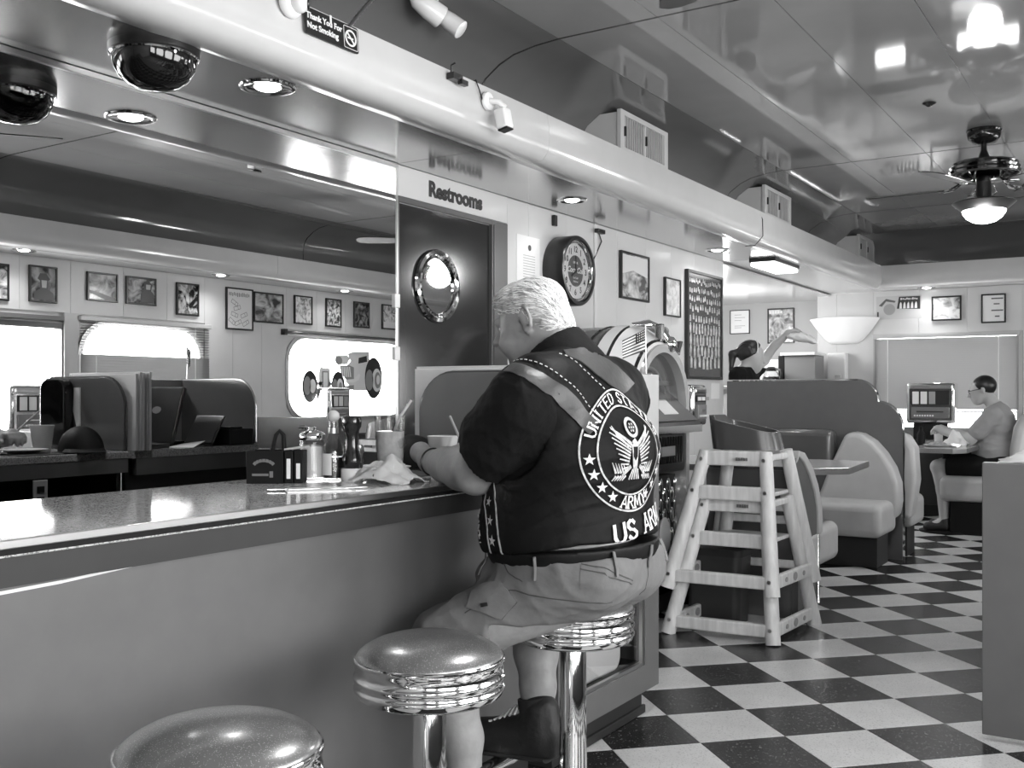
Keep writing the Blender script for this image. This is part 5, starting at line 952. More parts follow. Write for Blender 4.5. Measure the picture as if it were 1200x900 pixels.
# ================================================================ FIGURES: smooth-blended distance fields turned into one continuous skin
class SDF:
    def __init__(s, lo, hi, h):
        s.lo = np.array(lo, np.float32); s.h = h; s.n = np.ceil((np.array(hi)-np.array(lo))/h).astype(int)+1
        s.F = np.full(s.n, 1., np.float32); s.ax = [s.lo[i]+h*np.arange(s.n[i], dtype=np.float32) for i in range(3)]
    def _reg(s, lo, hi, m):
        i0 = np.clip(np.floor((np.array(lo)-m-s.lo)/s.h).astype(int), 0, s.n-1); i1 = np.clip(np.ceil((np.array(hi)+m-s.lo)/s.h).astype(int)+1, 1, s.n)
        sl = tuple(slice(a, b) for a, b in zip(i0, i1)); g_ = np.meshgrid(*[s.ax[k][sl[k]] for k in range(3)], indexing='ij', sparse=True); return sl, g_
    def _put(s, sl, d, k):
        a = s.F[sl]
        if k <= 0: s.F[sl] = np.minimum(a, d); return
        h = np.clip(.5+.5*(a-d)/k, 0, 1); s.F[sl] = a*(1-h)+d*h-k*h*(1-h)
    def cap(s, a, b, ra, rb=None, k=.03, flat=None):
        rb = ra if rb is None else rb; a = np.array(a, float); b = np.array(b, float); m = k+.03; R_ = max(ra, rb)
        sl, (x, y, z) = s._reg(np.minimum(a, b)-R_, np.maximum(a, b)+R_, m); d = b-a; L2 = (d*d).sum()+1e-9
        t = np.clip(((x-a[0])*d[0]+(y-a[1])*d[1]+(z-a[2])*d[2])/L2, 0, 1)
        e = np.sqrt((x-a[0]-t*d[0])**2+(y-a[1]-t*d[1])**2+(z-a[2]-t*d[2])**2)-(ra+(rb-ra)*t); s._put(sl, e, k); return s
    def chain(s, pts, k=.02):
        for (a, ra), (b, rb) in zip(pts[:-1], pts[1:]): s.cap(a, b, ra, rb, k)
        return s
    def ell(s, c, r, k=.03, R=None):
        c = np.array(c, float); r = np.array(r, float); R_ = r.max(); sl, (x, y, z) = s._reg(c-R_, c+R_, k+.03); p = [x-c[0], y-c[1], z-c[2]]
        if R is not None: Rm = np.array(R.to_3x3().transposed()); p = [Rm[i][0]*p[0]+Rm[i][1]*p[1]+Rm[i][2]*p[2] for i in range(3)]
        q = np.sqrt((p[0]/r[0])**2+(p[1]/r[1])**2+(p[2]/r[2])**2); q2 = np.sqrt((p[0]/r[0]**2)**2+(p[1]/r[1]**2)**2+(p[2]/r[2]**2)**2)+1e-6
        s._put(sl, q*(q-1)/q2, k); return s
    def cut(s, p, n):                              # keep the side the normal points away from
        n = np.array(n, float)/np.linalg.norm(n); x, y, z = np.meshgrid(*s.ax, indexing='ij', sparse=True); s.F = np.maximum(s.F, ((x-p[0])*n[0]+(y-p[1])*n[1]+(z-p[2])*n[2]).astype(np.float32)); return s
    def sub(s, o, off=0.): s.F = np.maximum(s.F, -(o.F-off)); return s
    def mesh(s, name, mat, parent, smooth=2, disp=None):
        F = s.F; S_ = F < 0; nx, ny, nz = F.shape
        c = [S_[i:nx-1+i, j:ny-1+j, k:nz-1+k] for i in (0, 1) for j in (0, 1) for k in (0, 1)]; sm = sum(q.astype(np.int8) for q in c); act = (sm > 0) & (sm < 8)
        I = np.argwhere(act); idx = np.full(act.shape, -1, np.int32); idx[act] = np.arange(len(I)); acc = np.zeros((len(I), 3)); cnt = np.zeros(len(I))
        cor = [(i, j, k) for i in (0, 1) for j in (0, 1) for k in (0, 1)]; val = {q: F[I[:, 0]+q[0], I[:, 1]+q[1], I[:, 2]+q[2]] for q in cor}
        for q in cor:
            for a in range(3):
                if q[a]: continue
                w = list(q); w[a] = 1; w = tuple(w); v0, v1 = val[q], val[w]; m = (v0 < 0) != (v1 < 0); t = np.where(m, v0/np.where(m, v0-v1, 1), 0); p = np.tile(np.array(q, float), (len(I), 1)); p[:, a] += t; acc += p*m[:, None]; cnt += m
        V = (I+acc/cnt[:, None])*s.h+s.lo; Q = []
        for a in range(3):
            u, w = [(1, 2), (2, 0), (0, 1)][a]; s0 = [slice(None)]*3; s1 = [slice(None)]*3; s0[a] = slice(0, -1); s1[a] = slice(1, None)
            E = np.argwhere(S_[tuple(s0)] != S_[tuple(s1)]); E = E[(E[:, u] > 0) & (E[:, w] > 0) & (E[:, u] < F.shape[u]-1) & (E[:, w] < F.shape[w]-1)]
            ins = S_[tuple(E.T)]; du = np.zeros(3, int); du[u] = 1; dw_ = np.zeros(3, int); dw_[w] = 1
            qd = np.stack([idx[tuple((E-du-dw_).T)], idx[tuple((E-dw_).T)], idx[tuple(E.T)], idx[tuple((E-du).T)]], 1); qd[~ins] = qd[~ins][:, ::-1]; Q.append(qd)
        Q = np.concatenate(Q); Q = Q[(Q >= 0).all(1)]
        for _ in range(smooth):                     # light relaxation
            nb = np.zeros_like(V); n_ = np.zeros(len(V))
            for i in range(4): np.add.at(nb, Q[:, i], V[Q[:, (i+1) % 4]]+V[Q[:, (i-1) % 4]]); np.add.at(n_, Q[:, i], 2)
            V = np.where(n_[:, None] > 0, V*.5+.5*nb/np.maximum(n_, 1)[:, None], V)
        if disp is not None:
            e1_ = V[Q[:, 2]]-V[Q[:, 0]]; e2_ = V[Q[:, 3]]-V[Q[:, 1]]; fn = np.cross(e1_, e2_); N_ = np.zeros_like(V)
            for i in range(4): np.add.at(N_, Q[:, i], fn)
            N_ /= np.linalg.norm(N_, axis=1)[:, None]+1e-9; V = V+N_*disp(V, N_)[:, None]
        org = ORI[parent.name]; me = fast_mesh(name, V-np.array(org), Q); me.materials.append(mat); me.polygons.foreach_set('use_smooth', np.ones(len(Q), bool))
        o = bpy.data.objects.new(name, me); COL.objects.link(o); o.parent = parent; ORI[o.name] = org; o_v[o.name] = (V, Q); return o
o_v = {}
def RZ(*a): return Matrix.Rotation(math.radians(a[2] if len(a) > 2 else 0), 4, 'Z') @ Matrix.Rotation(math.radians(a[1] if len(a) > 1 else 0), 4, 'Y') @ Matrix.Rotation(math.radians(a[0]), 4, 'X')
def folds(seed, n, amp, fmin, fmax, box=None):       # soft cloth folds: sums of ridged waves
    r = np.random.RandomState(seed); K = r.randn(n, 3); K /= np.linalg.norm(K, axis=1)[:, None]; K *= (fmin+(fmax-fmin)*r.rand(n))[:, None]; ph = r.rand(n)*6.28
    def f(V, N_): return amp*sum((1-np.abs(np.sin(V @ K[i]+ph[i]+1.5*np.sin(V @ K[(i+1) % n]*.5))))**2 for i in range(n))/n*2-amp*.7
    return f
def hand(s, wrist, palm, tip, up, side, r=.0105, spread=.021, curl=.6, k=.008, thumb=True):   # palm, four bent unequal fingers, thumb off the side
    w = Vector(wrist); p = Vector(palm); d = (Vector(tip)-p).normalized(); u = Vector(up).normalized(); sd = Vector(side).normalized()
    s.cap(w, p, .026, .030, k=.02)
    for i, (L, o) in enumerate(((.072, 1.5), (.082, .5), (.077, -.5), (.060, -1.5))):
        b = p+sd*spread*o*.95; j1 = b+d*L*.42+u*.004; j2 = j1+(d*math.cos(curl)-u*math.sin(curl))*L*.34; j3 = j2+(d*math.cos(curl*2)-u*math.sin(curl*2))*L*.28
        s.cap(w+sd*.011*o, b, .013, r*1.12, k=.012); s.cap(b, j1, r*1.08, r, k=k); s.cap(j1, j2, r, r*.93, k=k*.6); s.cap(j2, j3, r*.93, r*.82, k=k*.6)
    if thumb: t0 = w+(p-w)*.35+sd*.026; t1 = t0+sd*.022+d*.032-u*.004; s.cap(t0, t1, .014, .0115, k=.012); s.cap(t1, t1+d*.028-u*.010+sd*.002, .0115, .0095, k=.006)

# ---------------------------------------------------------------- the man at the counter (faces -X, towards the counter)
man = thing('person', 'heavy man with white hair seated at the counter, wearing a black army vest', 'person', (-1.25, 2.27, .0))
Y0 = 2.27
HC = Vector((-1.375, 2.27, 1.338))                    # middle of the head
HS = .885
HR = Matrix.Rotation(math.radians(3), 4, 'Z') @ Matrix.Rotation(math.radians(-18), 4, 'Y')   # nose along -X, bowed towards the plate
def hp(x, y, z): return tuple(HC+HR.to_3x3() @ Vector((x*HS, y*HS, z*HS)))
def HE(s, c, r, k=.02): return s.ell(hp(*c), [q*HS for q in r], k*HS, HR)
def HK(s, a, c, ra, rb=None, k=.02): return s.cap(hp(*a), hp(*c), ra*HS, (rb or ra)*HS, k*HS)
b = SDF((-2.0, 1.80, .06), (-.95, 2.85, 1.52), .0055)
# trunk (under the clothes)
b.ell((-1.265, Y0, .86), (.165, .185, .15), .06).ell((-1.24, Y0, 1.03), (.15, .22, .16), .06).cap((-1.25, Y0-.2, 1.14), (-1.25, Y0+.2, 1.14), .07, k=.06).ell((-1.21, Y0, .71), (.15, .19, .09), .05)
b.cap((-1.262, Y0, 1.20), (-1.335, Y0, 1.30), .072, .062, k=.04)
# head
HE(b, (.012, 0, .028), (.098, .077, .088)); HE(b, (-.038, 0, -.025), (.062, .060, .078), .03); HE(b, (-.055, 0, -.075), (.042, .042, .032), .025); HK(b, (.045, 0, -.05), (.06, 0, -.13), .060, .072, .03)
HK(b, (-.092, 0, .014), (-.124, 0, -.022), .009, .016, .010); HE(b, (-.112, .014, -.028), (.011, .009, .009), .008); HE(b, (-.112, -.014, -.028), (.011, .009, .009), .008)
HK(b, (-.088, -.036, .024), (-.098, .0, .022), .012, .013, .012); HK(b, (-.088, .036, .024), (-.098, .0, .022), .012, .013, .012)   # brow
HK(b, (-.096, -.02, -.056), (-.096, .02, -.056), .008, k=.008); HK(b, (-.092, -.016, -.071), (-.092, .016, -.071), .009, k=.007); HE(b, (-.082, 0, -.098), (.022, .024, .018), .015)   # lips, chin
HE(b, (-.072, -.038, -.045), (.03, .022, .03)); HE(b, (-.072, .038, -.045), (.03, .022, .03)); HE(b, (-.03, -.035, -.098), (.04, .03, .025), .03); HE(b, (-.03, .035, -.098), (.04, .03, .025), .03)
for sg in (-1, 1):                                    # ears
    e = lambda q: (.020+.019*math.cos(q)*.8+.006, sg*(.083+.004*math.cos(q)), -.004+.034*math.sin(q))
    for k_ in range(8): q0 = -1.3+.5*k_; HK(b, e(q0), e(q0+.5), .0068-.0004*k_, k=.004)
    HE(b, (.016, sg*.078, -.002), (.014, .006, .024), .006); HE(b, (.016, sg*.081, -.036), (.010, .007, .012), .008)
    b.sub(SDF(b.lo, b.lo+(b.n-1)*b.h, b.h).ell(hp(.014, sg*.090, .000), (.009, .010, .016), 0, HR), 0) if False else None
# arms
LS, LE, LW_ = (-1.25, Y0-.25, 1.135), (-1.43, 2.10, .962), (-1.665, 2.225, .972)
b.cap(LS, LE, .062, .056, k=.03).chain([(LE, .054), ((-1.50, 2.138, .966), .055), ((-1.58, 2.18, .968), .044), (LW_, .031)], k=.02)
hand(b, LW_, (-1.725, 2.262, .992), (-1.80, 2.32, 1.0), (-.1, -.25, 1), (.62, -.78, -.1), curl=.55)
RS, RE, RW_ = (-1.25, Y0+.25, 1.135), (-1.42, 2.52, .962), (-1.66, 2.47, .970)
b.cap(RS, RE, .062, .056, k=.03).chain([(RE, .054), ((-1.50, 2.50, .966), .053), (RW_, .031)], k=.02); hand(b, RW_, (-1.72, 2.46, .985), (-1.80, 2.455, .98), (0, .1, 1), (.1, -1, 0), curl=.6)
# legs
LK, RK = (-1.50, 2.02, .545), (-1.505, 2.47, .56); LA, RA = (-1.425, 2.05, .19), (-1.40, 2.345, .29)
b.cap((-1.20, Y0-.10, .70), LK, .095, .062, k=.03).cap((-1.20, Y0+.10, .70), RK, .095, .062, k=.03)
b.chain([(LK, .060), ((-1.455, 2.035, .42), .060), ((-1.435, 2.05, .32), .047), (LA, .037)], k=.02).chain([(RK, .060), ((-1.445, 2.41, .45), .058), ((-1.415, 2.37, .37), .046), (RA, .037)], k=.02)
b.cap(LA, (-1.50, 2.05, .15), .038, .03, k=.02).cap(RA, (-1.48, 2.33, .235), .038, .03, k=.02)
body = b.mesh('body', SKIN, man, smooth=1)
# eyes (closed towards the plate: lids and lashes)
for sg in (-1, 1): MB().ball(hp(-.0800, sg*.031, .004), .0105, 14, 10).build('eye', EYEW, man, smooth=True)
# white wavy hair: a cap with combed locks
h = SDF((-1.56, 2.10, 1.20), (-1.18, 2.44, 1.50), .0036)
HE(h, (.017, 0, .034), (.104, .084, .089), 0); HE(h, (.068, 0, -.03), (.054, .073, .064)); HE(h, (-.03, 0, .07), (.07, .072, .05))
h.cut(hp(-.074, 0, .05), tuple(HR.to_3x3() @ Vector((-1, 0, -.45))))
hx, hy, hz = np.meshgrid(*h.ax, indexing='ij', sparse=True); Hm = np.array(HR.to_3x3().transposed()); qx, qy, qz = hx-HC.x, hy-HC.y, hz-HC.z
lx, ly, lz = [(Hm[i][0]*qx+Hm[i][1]*qy+Hm[i][2]*qz)/HS for i in range(3)]
edge = np.where(lx < .012, .028-.35*(lx+.02), np.where(lx < .045, .022-(lx-.012)*2.4, -.066-(lx-.045)*.55))       # hairline: sideburn, round the ear, nape
h.F = np.maximum(h.F, np.where(np.abs(ly) > .045, edge-lz, np.where(lx > .03, -.100-lz, -1)).astype(np.float32))
def hair_disp(V, N_):
    q = (V-np.array(HC)) @ np.array(HR.to_3x3())/HS; a = np.arctan2(q[:, 2], q[:, 0]); s_ = a*9+q[:, 1]*70; wv = np.sin(q[:, 0]*55+q[:, 2]*40)*1.6
    return .0008*np.sin(q[:, 1]*240+wv*2+a*5)+.0006*np.sin(q[:, 1]*480+q[:, 0]*120+wv*3)
hair = h.mesh('hair', HAIRW, man, smooth=1, disp=hair_disp)
# loose locks laid over the cap
V_, Q_ = o_v[hair.name]; rs = np.random.RandomState(5); lk = MB(); Rm = np.array(HR.to_3x3()); bvh = BVHTree.FromPolygons([tuple(v) for v in V_], [tuple(q) for q in Q_])
for i in rs.choice(len(V_), 1500, replace=False):
    p = Vector(V_[i]); pts = []; q = (V_[i]-np.array(HC)) @ Rm/HS
    if q[2] < .03 and q[0] < .02: dirl = Vector((.35, 0, -1))
    else: dirl = Vector((.9, .25*np.sign(q[1])*(q[0] > .02), -.25-3.5*max(0, q[0])))
    ph = rs.rand()*6
    for k_ in range(6):
        loc, nrm, _, _ = bvh.find_nearest(p)
        if loc is None: break
        pts.append(loc+nrm*(.0006+.0012*math.sin(k_*.6))); w_ = HR.to_3x3() @ (dirl+Vector((0, .55*math.sin(k_*1.3+ph), .2*math.cos(k_*1.3+ph)))); w_ = (w_-nrm*w_.dot(nrm)).normalized(); p = loc+w_*.0062
    if len(pts) == 6: lk.tube(pts, [.0005, .0009, .0010, .0009, .0006, .0002], 4)
lk_o = lk.build('hair_locks', P('white_locks', .8, .45), man, smooth=True); tag(lk_o, kind='stuff')
# shirt: short sleeves and collar
sh = SDF((-1.62, 1.88, .90), (-1.0, 2.68, 1.36), .006)
sh.ell((-1.245, Y0, 1.05), (.165, .235, .15), .05).cap((-1.245, Y0-.2, 1.142), (-1.245, Y0+.2, 1.142), .076, k=.06)
for S0, E0 in ((LS, LE), (RS, RE)):
    s0 = Vector(S0); e0 = Vector(E0); m_ = s0.lerp(e0, .5); en = s0.lerp(e0, .93); sh.cap(s0, m_, .086, .088, k=.04).cap(m_, en, .088, .084, k=.02)
shf = SDF((-1.62, 1.88, .90), (-1.0, 2.68, 1.36), .006)
for S0, E0 in ((LS, LE), (RS, RE)):
    d = Vector(E0)-Vector(S0); p = Vector(S0).lerp(Vector(E0), .72); n_ = (d.normalized()+Vector((-.35, 0, .10))).normalized()
    x, y, z = np.meshgrid(*sh.ax, indexing='ij', sparse=True); pl_ = ((x-p.x)*n_.x+(y-p.y)*n_.y+(z-p.z)*n_.z); near = (np.abs(y-S0[1]) < .17) & (z < 1.12) & (x < -1.0); sh.F = np.where(near & (np.abs(y-Y0) > .10), np.maximum(sh.F, pl_), sh.F).astype(np.float32)
shirt = sh.mesh('shirt', SHIRT, man, smooth=2, disp=folds(3, 7, .006, 22, 60))
col = SDF((-1.48, 2.10, 1.12), (-1.14, 2.44, 1.40), .005)
col.cap((-1.258, Y0, 1.20), (-1.315, Y0, 1.272), .098, .086, k=.0); col.cut((-1.31, Y0, 1.272), (-.60, 0, .8)); col.cut((-1.262, Y0, 1.19), (.55, 0, -.83))
collar = col.mesh('collar', SHIRT, man, smooth=1)
# vest
v = SDF((-1.56, 1.96, .70), (-.96, 2.58, 1.30), .006)
v.ell((-1.272, Y0, .865), (.205, .232, .175), .05).ell((-1.235, Y0, 1.01), (.190, .236, .165), .07).cap((-1.24, Y0-.155, 1.155), (-1.24, Y0+.155, 1.155), .086, k=.06).ell((-1.262, Y0, .79), (.218, .236, .10), .06)
v.cap((-1.25, Y0, 1.16), (-1.285, Y0, 1.225), .105, .088, k=.05).cap((-1.245, Y0-.19, 1.145), (-1.245, Y0+.19, 1.145), .097, k=.05)
x, y, z = np.meshgrid(*v.ax, indexing='ij', sparse=True)
v.F = np.maximum(v.F, (.752+.060*(x+1.47)/.42-z+.003*np.sin(y*40)).astype(np.float32)); v.cut((-1.318, Y0, 1.255), (-.60, 0, .8))
for sg in (-1, 1):                                    # armholes
    d2 = np.sqrt(((x+1.30)/.105)**2+((z-1.08)/.125)**2)-1; v.F = np.where(sg*(y-Y0) > .215, np.maximum(v.F, -d2*.1), v.F).astype(np.float32)
def vest_disp(V, N_):
    f0 = folds(8, 6, .0028, 14, 40)(V, N_); w = np.clip((1.12-V[:, 2])/.2, 0, 1)*np.clip((V[:, 2]-.80)/.08, 0, 1)
    cr = (1-np.abs(np.sin(V[:, 2]*62+4*np.sin(V[:, 1]*5+V[:, 0]*7)+1.5*np.sin(V[:, 0]*23))))**3; return f0+.0035*cr*w*np.clip((2.40-V[:, 1])/.2, .1, 1)
vest = v.mesh('vest', VEST, man, smooth=2, disp=vest_disp)
# shorts
s_ = SDF((-1.66, 1.86, .42), (-.95, 2.70, .84), .006)
s_.ell((-1.225, Y0, .705), (.175, .215, .085), .05).ell((-1.255, Y0, .765), (.206, .224, .070), .05).cap((-1.21, Y0-.10, .70), (-1.485, 2.03, .56), .105, .078, k=.05).cap((-1.21, Y0+.10, .70), (-1.49, 2.46, .575), .105, .078, k=.05)
s_.ell((-1.133, Y0-.085, .722), (.084, .103, .085), .025).ell((-1.133, Y0+.085, .722), (.084, .103, .085), .025).ell((-1.395, 2.20, .70), (.075, .11, .055), .03)
s_.cut((-1.515, 2.2, .535), (-.55, 0, -.83)); x, y, z = np.meshgrid(*s_.ax, indexing='ij', sparse=True)
s_.F = np.maximum(s_.F, z-.075*(x+1.05)-.778).astype(np.float32); s_.F = np.maximum(s_.F, (.610-z).astype(np.float32)*(x > -1.34)+(-1.)*(x <= -1.34))
shorts = s_.mesh('shorts', SHORTS, man, smooth=2, disp=folds(12, 7, .0085, 16, 48))
bl = SDF((-1.56, 1.96, .72), (-.96, 2.58, .86), .005); bl.ell((-1.255, Y0, .790), (.212, .231, .16), .0);
x, y, z = np.meshgrid(*bl.ax, indexing='ij', sparse=True); pz = z-.075*(x+1.05); bl.F = np.maximum(np.maximum(bl.F, pz-.797), .757-pz).astype(np.float32); belt = bl.mesh('belt', BELT, man, smooth=1)
# shoes and socks
for nm, A_, T_, zz in (('left', LA, (-1.57, 2.05, .155), .17), ('right', RA, (-1.555, 2.315, .235), .20)):
    q = SDF((-1.72, A_[1]-.12, .05), (-1.28, A_[1]+.12, .46), .005); a = Vector(A_); t_ = Vector(T_)
    q.cap(a+Vector((.02, 0, -.03)), t_, .052, .044, k=.03).cap(a+Vector((.012, 0, -.02)), a+Vector((.008, 0, .025)), .052, .050, k=.03).cap(a+Vector((.025, 0, -.065)), t_+Vector((-.02, 0, -.02)), .046, .042, k=.03)
    x, y, z = np.meshgrid(*q.ax, indexing='ij', sparse=True); q.F = np.maximum(q.F, (A_[2]-.085-z)).astype(np.float32); q.mesh('shoe', SHOE, man, smooth=1)
    MB().tube([tuple(a+Vector((-.004, 0, .02))), tuple(a+Vector((-.012, 0, .06)))], [.046, .045], 24).build('sock', SOCK, man, smooth=True)
    so = MB(); so.tube([tuple(a+Vector((.035, 0, -.085))), tuple(t_+Vector((-.03, 0, -.048)))], [.046, .044], 14, sq=1); so.v = [(p[0], p[1], (p[2]-A_[2]+.085)*.35+A_[2]-.085) for p in so.v]; so.build('sole', RUBBER, man, smooth=True)
    la = MB()
    for k_ in range(6): c0 = a.lerp(t_, .30+.09*k_); la.tube([(c0.x, c0.y-.035, c0.z+.036), (c0.x-.004, c0.y, c0.z+.058-.006*k_), (c0.x, c0.y+.035, c0.z+.036)], .003, 6)
    la.build('laces', THREAD, man)
MB().torus((0, 0, 0), .035, .0035, 28, 8, M=Matrix.Translation((-1.648, 2.216, .971)) @ Vector((.24, -.125, 0)).normalized().to_track_quat('Z', 'Y').to_matrix().to_4x4()).build('wristband', BLACK, man, smooth=True)

# ---------------------------------------------------------------- vest embroidery, laid on the leather
VB = BVHTree.FromPolygons([tuple(p) for p in o_v[vest.name][0]], [tuple(q) for q in o_v[vest.name][1]])
AX = Vector((-1.25, Y0, 0)); RE_ = .205
def wrap(u, w, off=.0016, a0=0.):                    # u metres round the back from the spine (towards the man's left), w = height
    a = a0+u/RE_; d = Vector((math.cos(a), -math.sin(a), 0)); o = AX+Vector((0, 0, w))
    hit = VB.ray_cast(o+d*.6, -d, .8)
    return (hit[0]+d*(off+.0036)) if hit[0] else o+d*.2
def wrap_geo(mb, V, F, mi=0, off=.0016):              # flat shape (u to the viewer's left is negative x) onto the back
    bm = bmesh.new(); vs = [bm.verts.new((p[0], p[1], 0)) for p in V]
    for f in F:
        try: bm.faces.new([vs[i] for i in f])
        except Exception: pass
    for _ in range(3):
        L = [e for e in bm.edges if e.calc_length() > .012]
        if not L: break
        bmesh.ops.subdivide_edges(bm, edges=L, cuts=1); 
    bmesh.ops.triangulate(bm, faces=bm.faces)
    bm.verts.index_update(); mb.add([wrap(-p.co.x, p.co.y, off) for p in bm.verts], [tuple(q.index for q in f.verts) for f in bm.faces], mi); bm.free()
GL = {'U': [[(0, 1), (0, .3), (.12, .08), (.35, 0), (.58, .08), (.7, .3), (.7, 1)]], 'N': [[(0, 0), (0, 1)], [(0, 1), (.7, 0)], [(.7, 0), (.7, 1)]], 'I': [[(.35, 0), (.35, 1)]], 'T': [[(.35, 0), (.35, 1)], [(0, 1), (.7, 1)]], 'E': [[(0, 0), (0, 1)], [(0, 1), (.62, 1)], [(0, .52), (.5, .52)], [(0, 0), (.65, 0)]],
      'D': [[(0, 0), (0, 1)], [(0, 1), (.35, 1), (.62, .8), (.7, .5), (.62, .2), (.35, 0), (0, 0)]], 'S': [[(.64, .82), (.5, .97), (.3, 1), (.1, .9), (.06, .72), (.2, .56), (.5, .45), (.64, .3), (.6, .12), (.4, .0), (.2, .02), (.04, .18)]], 'A': [[(0, 0), (.36, 1)], [(.36, 1), (.72, 0)], [(.14, .33), (.58, .33)]], 'R': [[(0, 0), (0, 1)], [(0, 1), (.4, 1), (.62, .88), (.62, .66), (.4, .53), (0, .53)], [(.32, .53), (.68, 0)]], 'M': [[(0, 0), (.06, 1)], [(.06, 1), (.42, .15)], [(.42, .15), (.78, 1)], [(.78, 1), (.84, 0)]], 'Y': [[(0, 1), (.36, .5)], [(.72, 1), (.36, .5)], [(.36, .5), (.36, 0)]], ' ': []}
def glyphs(t, size, fn, bold=.13, mb=None, serif=True, gap=.26):      # serif capitals as strokes; fn(x, y) maps the running line
    V = []; F = []; X_ = 0
    def quad(p, q, w):
        d = Vector((q[0]-p[0], q[1]-p[1])); 
        if d.length < 1e-6: return
        n_ = Vector((-d.y, d.x)).normalized()*w/2; e = d.normalized()*w*.25; o = len(V)
        for a in ((p[0]-e.x+n_.x, p[1]-e.y+n_.y), (p[0]-e.x-n_.x, p[1]-e.y-n_.y), (q[0]+e.x-n_.x, q[1]+e.y-n_.y), (q[0]+e.x+n_.x, q[1]+e.y+n_.y)): V.append(a)
        F.append((o, o+1, o+2, o+3))
    for ch in t:
        wd = .84 if ch == 'M' else (.42 if ch == ' ' else (.70 if ch != 'I' else .7)); 
        if ch == 'I': X_ -= .17
        for st in GL[ch]:
            for p, q in zip(st[:-1], st[1:]): quad((X_+p[0], p[1]), (X_+q[0], q[1]), bold*(1.25 if abs(p[0]-q[0]) < .2 else .8))
            if serif and len(st) == 2 and abs(st[0][1]-st[1][1]) > .3:
                for p in st:
                    if p[1] in (0, 1): quad((X_+p[0]-.13, p[1]), (X_+p[0]+.13, p[1]), bold*.55)
        if ch == 'I': X_ -= .17
        X_ += wd+gap
    tot = X_-gap
    return [fn((x_-tot/2)*size, y_*size) for x_, y_ in V], F
PC = Vector((-.066, 1.020)); PR = .145                # emblem centre (x to the viewer's right, height) and radius
em = thing  # (kept short)
patch = MB(); ring_o = [(PC.x+PR*.985*math.cos(q), PC.y+PR*.985*math.sin(q)) for q in [2*PI*i/60 for i in range(60)]]
def ring_geo(r0, r1, n=72, c=PC):
    V = [(c.x+r*math.cos(2*PI*i/n), c.y+r*math.sin(2*PI*i/n)) for r in (r0, r1) for i in range(n)]; F = [(i, (i+1) % n, n+(i+1) % n, n+i) for i in range(n)]; return V, F
rg = MB()
for r0, r1 in ((PR*.972, PR), (PR*.705, PR*.732)): wrap_geo(rg, *ring_geo(r0, r1))
rings_o = rg.build('emblem_rings', EMBR, vest)
le = MB()
def on_arc(r, a0, flip=1): return lambda x_, y_: (PC.x+(r+flip*y_)*math.cos(a0-flip*x_/r), PC.y+(r+flip*y_)*math.sin(a0-flip*x_/r))
wrap_geo(le, *glyphs('UNITED STATES', PR*.165, on_arc(PR*.775, PI/2), bold=.15, gap=.30), off=.002); le.build('emblem_lettering', THREAD, vest); le = MB(); wrap_geo(le, *glyphs('ARMY', PR*.19, on_arc(PR*.945, -PI/2+.10, -1), bold=.18, gap=.25), off=.002); le.build('emblem_lettering', THREAD, vest)
def star_geo(cx, cy, r, rot=0):
    V = [(cx, cy)]+[(cx+(r if i % 2 == 0 else r*.4)*math.cos(PI/2+rot+PI*i/5), cy+(r if i % 2 == 0 else r*.4)*math.sin(PI/2+rot+PI*i/5)) for i in range(10)]; return V, [(0, 1+i, 1+(i+1) % 10) for i in range(10)]
sa = MB()
for k_ in range(5):
    for sg in (-1, 1):
        a = PI/2+sg*(1.72+.30*k_); 
        if k_ < 4: sa = MB(); wrap_geo(sa, *star_geo(PC.x+PR*.85*math.cos(a), PC.y+PR*.85*math.sin(a), PR*.10), off=.002); sa.build('star', THREAD, vest)
eg = MB(); E_ = lambda x_, y_: (PC.x+PR*x_, PC.y+PR*y_)
def strip(p, q, w0, w1, off=.002): d = Vector((q[0]-p[0], q[1]-p[1])); n_ = Vector((-d.y, d.x)).normalized(); wrap_geo(eg, [E_(p[0]+n_.x*w0, p[1]+n_.y*w0), E_(p[0]-n_.x*w0, p[1]-n_.y*w0), E_(q[0]-n_.x*w1, q[1]-n_.y*w1), E_(q[0]+n_.x*w1, q[1]+n_.y*w1)], [(0, 1, 2, 3)], off=off)
for sg in (-1, 1):                                    # wings, feather by feather
    for i in range(9): a = .30+.165*i; strip((sg*(.10+.008*i), .05-.045*i), (sg*(.50-.030*i), .30-.085*i), .016, .010); 
    for i in range(5): strip((sg*(.16+.05*i), .06+.04*i), (sg*(.42+.025*i), .34+.02*i) if i < 3 else (sg*.44, .40), .012, .008)
    strip((sg*.08, .10), (sg*.46, .36), .03, .012); strip((sg*.10, -.25), (sg*.28, -.40), .03, .02)
    for i in range(5): strip((sg*(.20+.05*i), -.36-.0*i), (sg*(.26+.055*i), -.22+.01*i), .02, .006); strip((sg*(.20+.05*i), -.40), (sg*(.27+.05*i), -.48), .02, .006)
strip((0, .10), (0, -.30), .09, .045); strip((-.02, .17), (.03, .08), .05, .06)
for i in range(5): strip((-.06+.03*i, -.30), (-.12+.06*i, -.47), .012, .016)
wrap_geo(eg, *ring_geo(PR*.115, PR*.165, 24, Vector(E_(0, .37))), off=.002)
for i in range(7): a = 2*PI*i/6; wrap_geo(eg, *star_geo(*(E_(.06*math.cos(a)*(i < 6), .37+.06*math.sin(a)*(i < 6))), PR*.03), off=.002)
eg.build('eagle_crest', EMBR, vest)
sd_ = MB(); wrap_geo(sd_, [E_(-.055, .06), E_(.055, .06), E_(.05, -.10), E_(0, -.17), E_(-.05, -.10)], [(0, 1, 2, 3, 4)], off=.0028); sd_.build('crest_shield', VEST, vest); 
